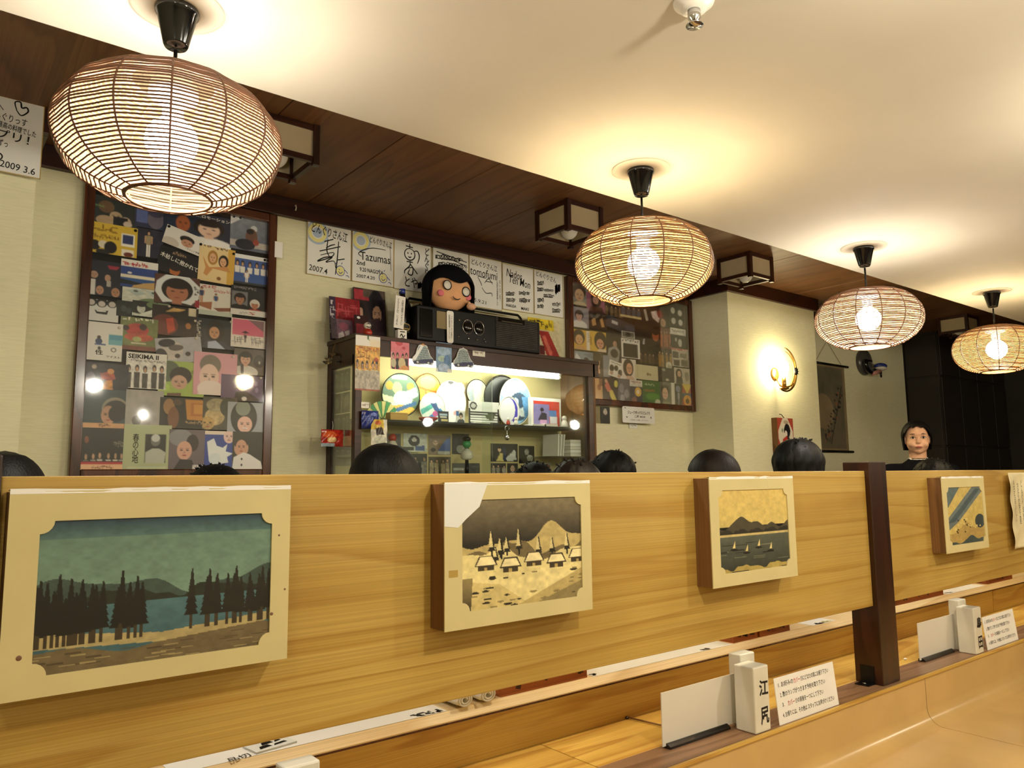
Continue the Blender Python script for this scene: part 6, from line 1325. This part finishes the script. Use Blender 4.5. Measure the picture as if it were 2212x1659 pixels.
def hairmesh(H, style, seed, hs=1.0):
    """hair shell with locks: long falls to the shoulders, short ends above the ears, bun is pulled back"""
    rr = random.Random(seed); n, m_ = 128, 26; mb = MB(); ph = [rr.uniform(0, 6.28) for _ in range(6)]
    for j in range(m_+1):
        t = j/m_
        for k in range(n):
            a = 2*math.pi*k/n; front = -math.sin(a)
            face = front > {'long': .45, 'short': .30, 'bun': .38}[style]
            lo = {'long': -.16, 'short': -.062, 'bun': -.075}[style]
            if face: lo = {'long': .035, 'short': .052, 'bun': .078-.05*max(0, abs(math.cos(a))-.55)/.4}[style]+.006*math.sin(a*9+ph[0])
            top = .122; z = top-(top-lo)*t; q = max(-1, min(1, (z-.018)/.104))
            s = math.sqrt(max(0, 1-q*q)) if z > .018 else 1.0
            if z < .018: s = 1.0-(.10*(.018-z)/.08 if style != 'long' else -.10*(.018-z)/.1)
            lock = 1+t*(.012*math.sin(a*13+ph[1]+t*3)+.009*math.sin(a*29+ph[2]-t*4))+.012*math.sin(a*2+ph[0])*t+.010*math.sin(a*3+ph[3])
            if style == 'short': lock += .02*math.sin(a*13+t*9)*math.sin(t*8+ph[4])
            mb.v.append((H[0]+.088*hs*s*lock*math.cos(a), H[1]+.012+.104*hs*s*lock*math.sin(a), H[2]+z))
    for j in range(m_):
        for k in range(n): mb.f.append((j*n+k, j*n+(k+1) % n, (j+1)*n+(k+1) % n, (j+1)*n+k))
    if style == 'short':     # loose tufts
        for k in range(60):
            a = rr.uniform(0, 6.28); e = rr.uniform(.25, 1.35); d = Vector((math.cos(a)*math.cos(e)*.088, math.sin(a)*math.cos(e)*.104, math.sin(e)*.104))
            p = Vector(H)+Vector((0, .012, .018))+d; q = p+d.normalized()*rr.uniform(.008, .02)+Vector((rr.uniform(-.014, .014), rr.uniform(-.014, .014), 0))
            mb.cone(p-d*.05, q, .006, .0008, 5)
    if style == 'bun': mb.ball((H[0], H[1]+.125, H[2]+.03), (.045, .04, .045), 18, 12)
    me = mb.mesh('hair', True, fix=False); return me
SE = seated(); HAIRS = {}
def seat_person(x, y, crown, label, shirt, style, hm, rz=180, hs=1.0, seed=0):
    s = crown/1.362; t = thing('person', label, 'person', (x, y, 0), R(rz), 'people beyond the partition'); t.scale = (s, s, s)
    obj('body', SE[0], 'skin', t)
    for nm, me, mt in (('shirt', SE[1], shirt), ('trousers', SE[2], 'cloth3')):
        if not me.materials: me.materials.append(M[mt])
        o = obj(nm, me, None, t); o.material_slots[0].link = 'OBJECT'; o.material_slots[0].material = M[mt]
    h = hairmesh(SE[3], style, seed, hs); o = obj('hair', h, hm, t); q = o.modifiers.new('thick', 'SOLIDIFY'); q.thickness = .008; q.offset = -1
    for sx in (-1, 1):
        H = SE[3]; obj('eye', MB().ball((H[0]+sx*.032, H[1]-.0745, H[2]+.004), (.013, .008, .006), 12, 8), 'black', t, smooth=True)
    obj('mouth', MB().ball((0, SE[3][1]-.089, SE[3][2]-.060), (.018, .004, .003), 12, 6), 'inkred', t, smooth=True)
    st_ = thing('stool', 'round wooden stool, under the '+' '.join(label.split(',')[0].replace('seated ', '').split()[:9]), 'stool', (x, y, 0), R(rz), 'stools'); st_.scale = (s, s, s)
    obj('seat', MB().lathe((0, .03, .36), [(.0, 0), (.15, 0), (.16, .006), (.16, .014), (.15, .018), (0, .019)], 28), 'frame', st_, smooth=True)
    for a in (45, 135, 225, 315): obj('leg', MB().cone((.11*math.cos(R(a)), .03+.11*math.sin(R(a)), .36), (.14*math.cos(R(a)), .03+.14*math.sin(R(a)), 0), .014, .012, 10), 'dark', st_, smooth=True)
    return t
seat_person(.18, 1.99, 1.322, 'seated person with a smooth black crown, half hidden by the left post', 'cloth', 'long', 'hair', 175, 1.0, 1)
seat_person(.80, 2.40, 1.302, 'seated person with only a sliver of black hair below the tall collage frame', 'cloth2', 'short', 'hair', 180, 1.1, 2)
seat_person(1.16, 1.99, 1.360, 'seated person with long black hair before the cabinet left end', 'cloth', 'long', 'hair', 170, 1.15, 3)
seat_person(1.99, 1.99, 1.316, 'seated person with dark hair low before the cabinet right door', 'cloth3', 'short', 'hairb', 180, 1.05, 4)
seat_person(2.42, 2.74, 1.325, 'seated person with a small dark crown at the back, before the cabinet middle', 'cloth', 'short', 'hair', 180, 1.0, 5)
seat_person(2.965, 2.74, 1.388, 'seated person with bushy black hair at the cabinet right end', 'cloth', 'short', 'hair', 180, 1.15, 6)
seat_person(2.78, 1.99, 1.364, 'seated person with smooth dark brown hair right of the note card', 'cloth2', 'long', 'hairb', 165, 1.12, 7)
seat_person(3.22, 2.02, 1.422, 'seated man with tousled short blue-black hair below the plaque', 'cloth', 'short', 'hair', 105, 1.18, 8)
seat_person(4.98, 1.99, 1.338, 'seated person with black hair in the dark right of the standing woman', 'cloth', 'short', 'hair', 180, 1.1, 9)
SD = standing()
wm = thing('person', 'standing woman in black top with pulled-back dark hair facing the counter', 'person', (5.49, 2.45, .0), R(-60), 'people beyond the partition')
H = SD[3]
obj('body', SD[0], 'skin', wm); obj('shirt', SD[1], 'cloth', wm); obj('trousers', SD[2], 'cloth', wm)
o = obj('hair', hairmesh(H, 'bun', 11), 'hair', wm); q = o.modifiers.new('thick', 'SOLIDIFY'); q.thickness = .008; q.offset = -1
obj('collar', MB().tube([(.055*math.cos(R(a)), -.008+.055*math.sin(R(a)), 1.352-.012*(1 if 200 < a < 340 else 0)) for a in range(0, 360, 20)], .006, 8, True), 'plate', wm, smooth=True)
for sx in (-1, 1):
    x = sx*.032
    e = obj('eye', MB().ball((x, H[1]-.0755, H[2]+.004), (.0145, .008, .0068), 14, 8), 'plate', wm, smooth=True)
    obj('iris', MB().lathe((x, H[1]-.083, H[2]+.004), [(.0062, 0), (.006, .001), (0, .0014)], 14, 'y'), 'black', e, smooth=True)
    obj('eyebrow', MB().tube([(x-.018, H[1]-.079, H[2]+.026), (x, H[1]-.088, H[2]+.031), (x+.018, H[1]-.080, H[2]+.026)], .0018, 6), 'hair', wm, smooth=True)
    obj('upper_lid', MB().tube([(x-.016, H[1]-.076, H[2]+.005), (x, H[1]-.085, H[2]+.012), (x+.016, H[1]-.076, H[2]+.005)], .0022, 6), 'hair', wm, smooth=True)
obj('mouth', MB().ball((0, H[1]-.090, H[2]-.059), (.020, .005, .006), 14, 8), mat('lips', '8c4038', .4), wm, smooth=True)
flush_text()
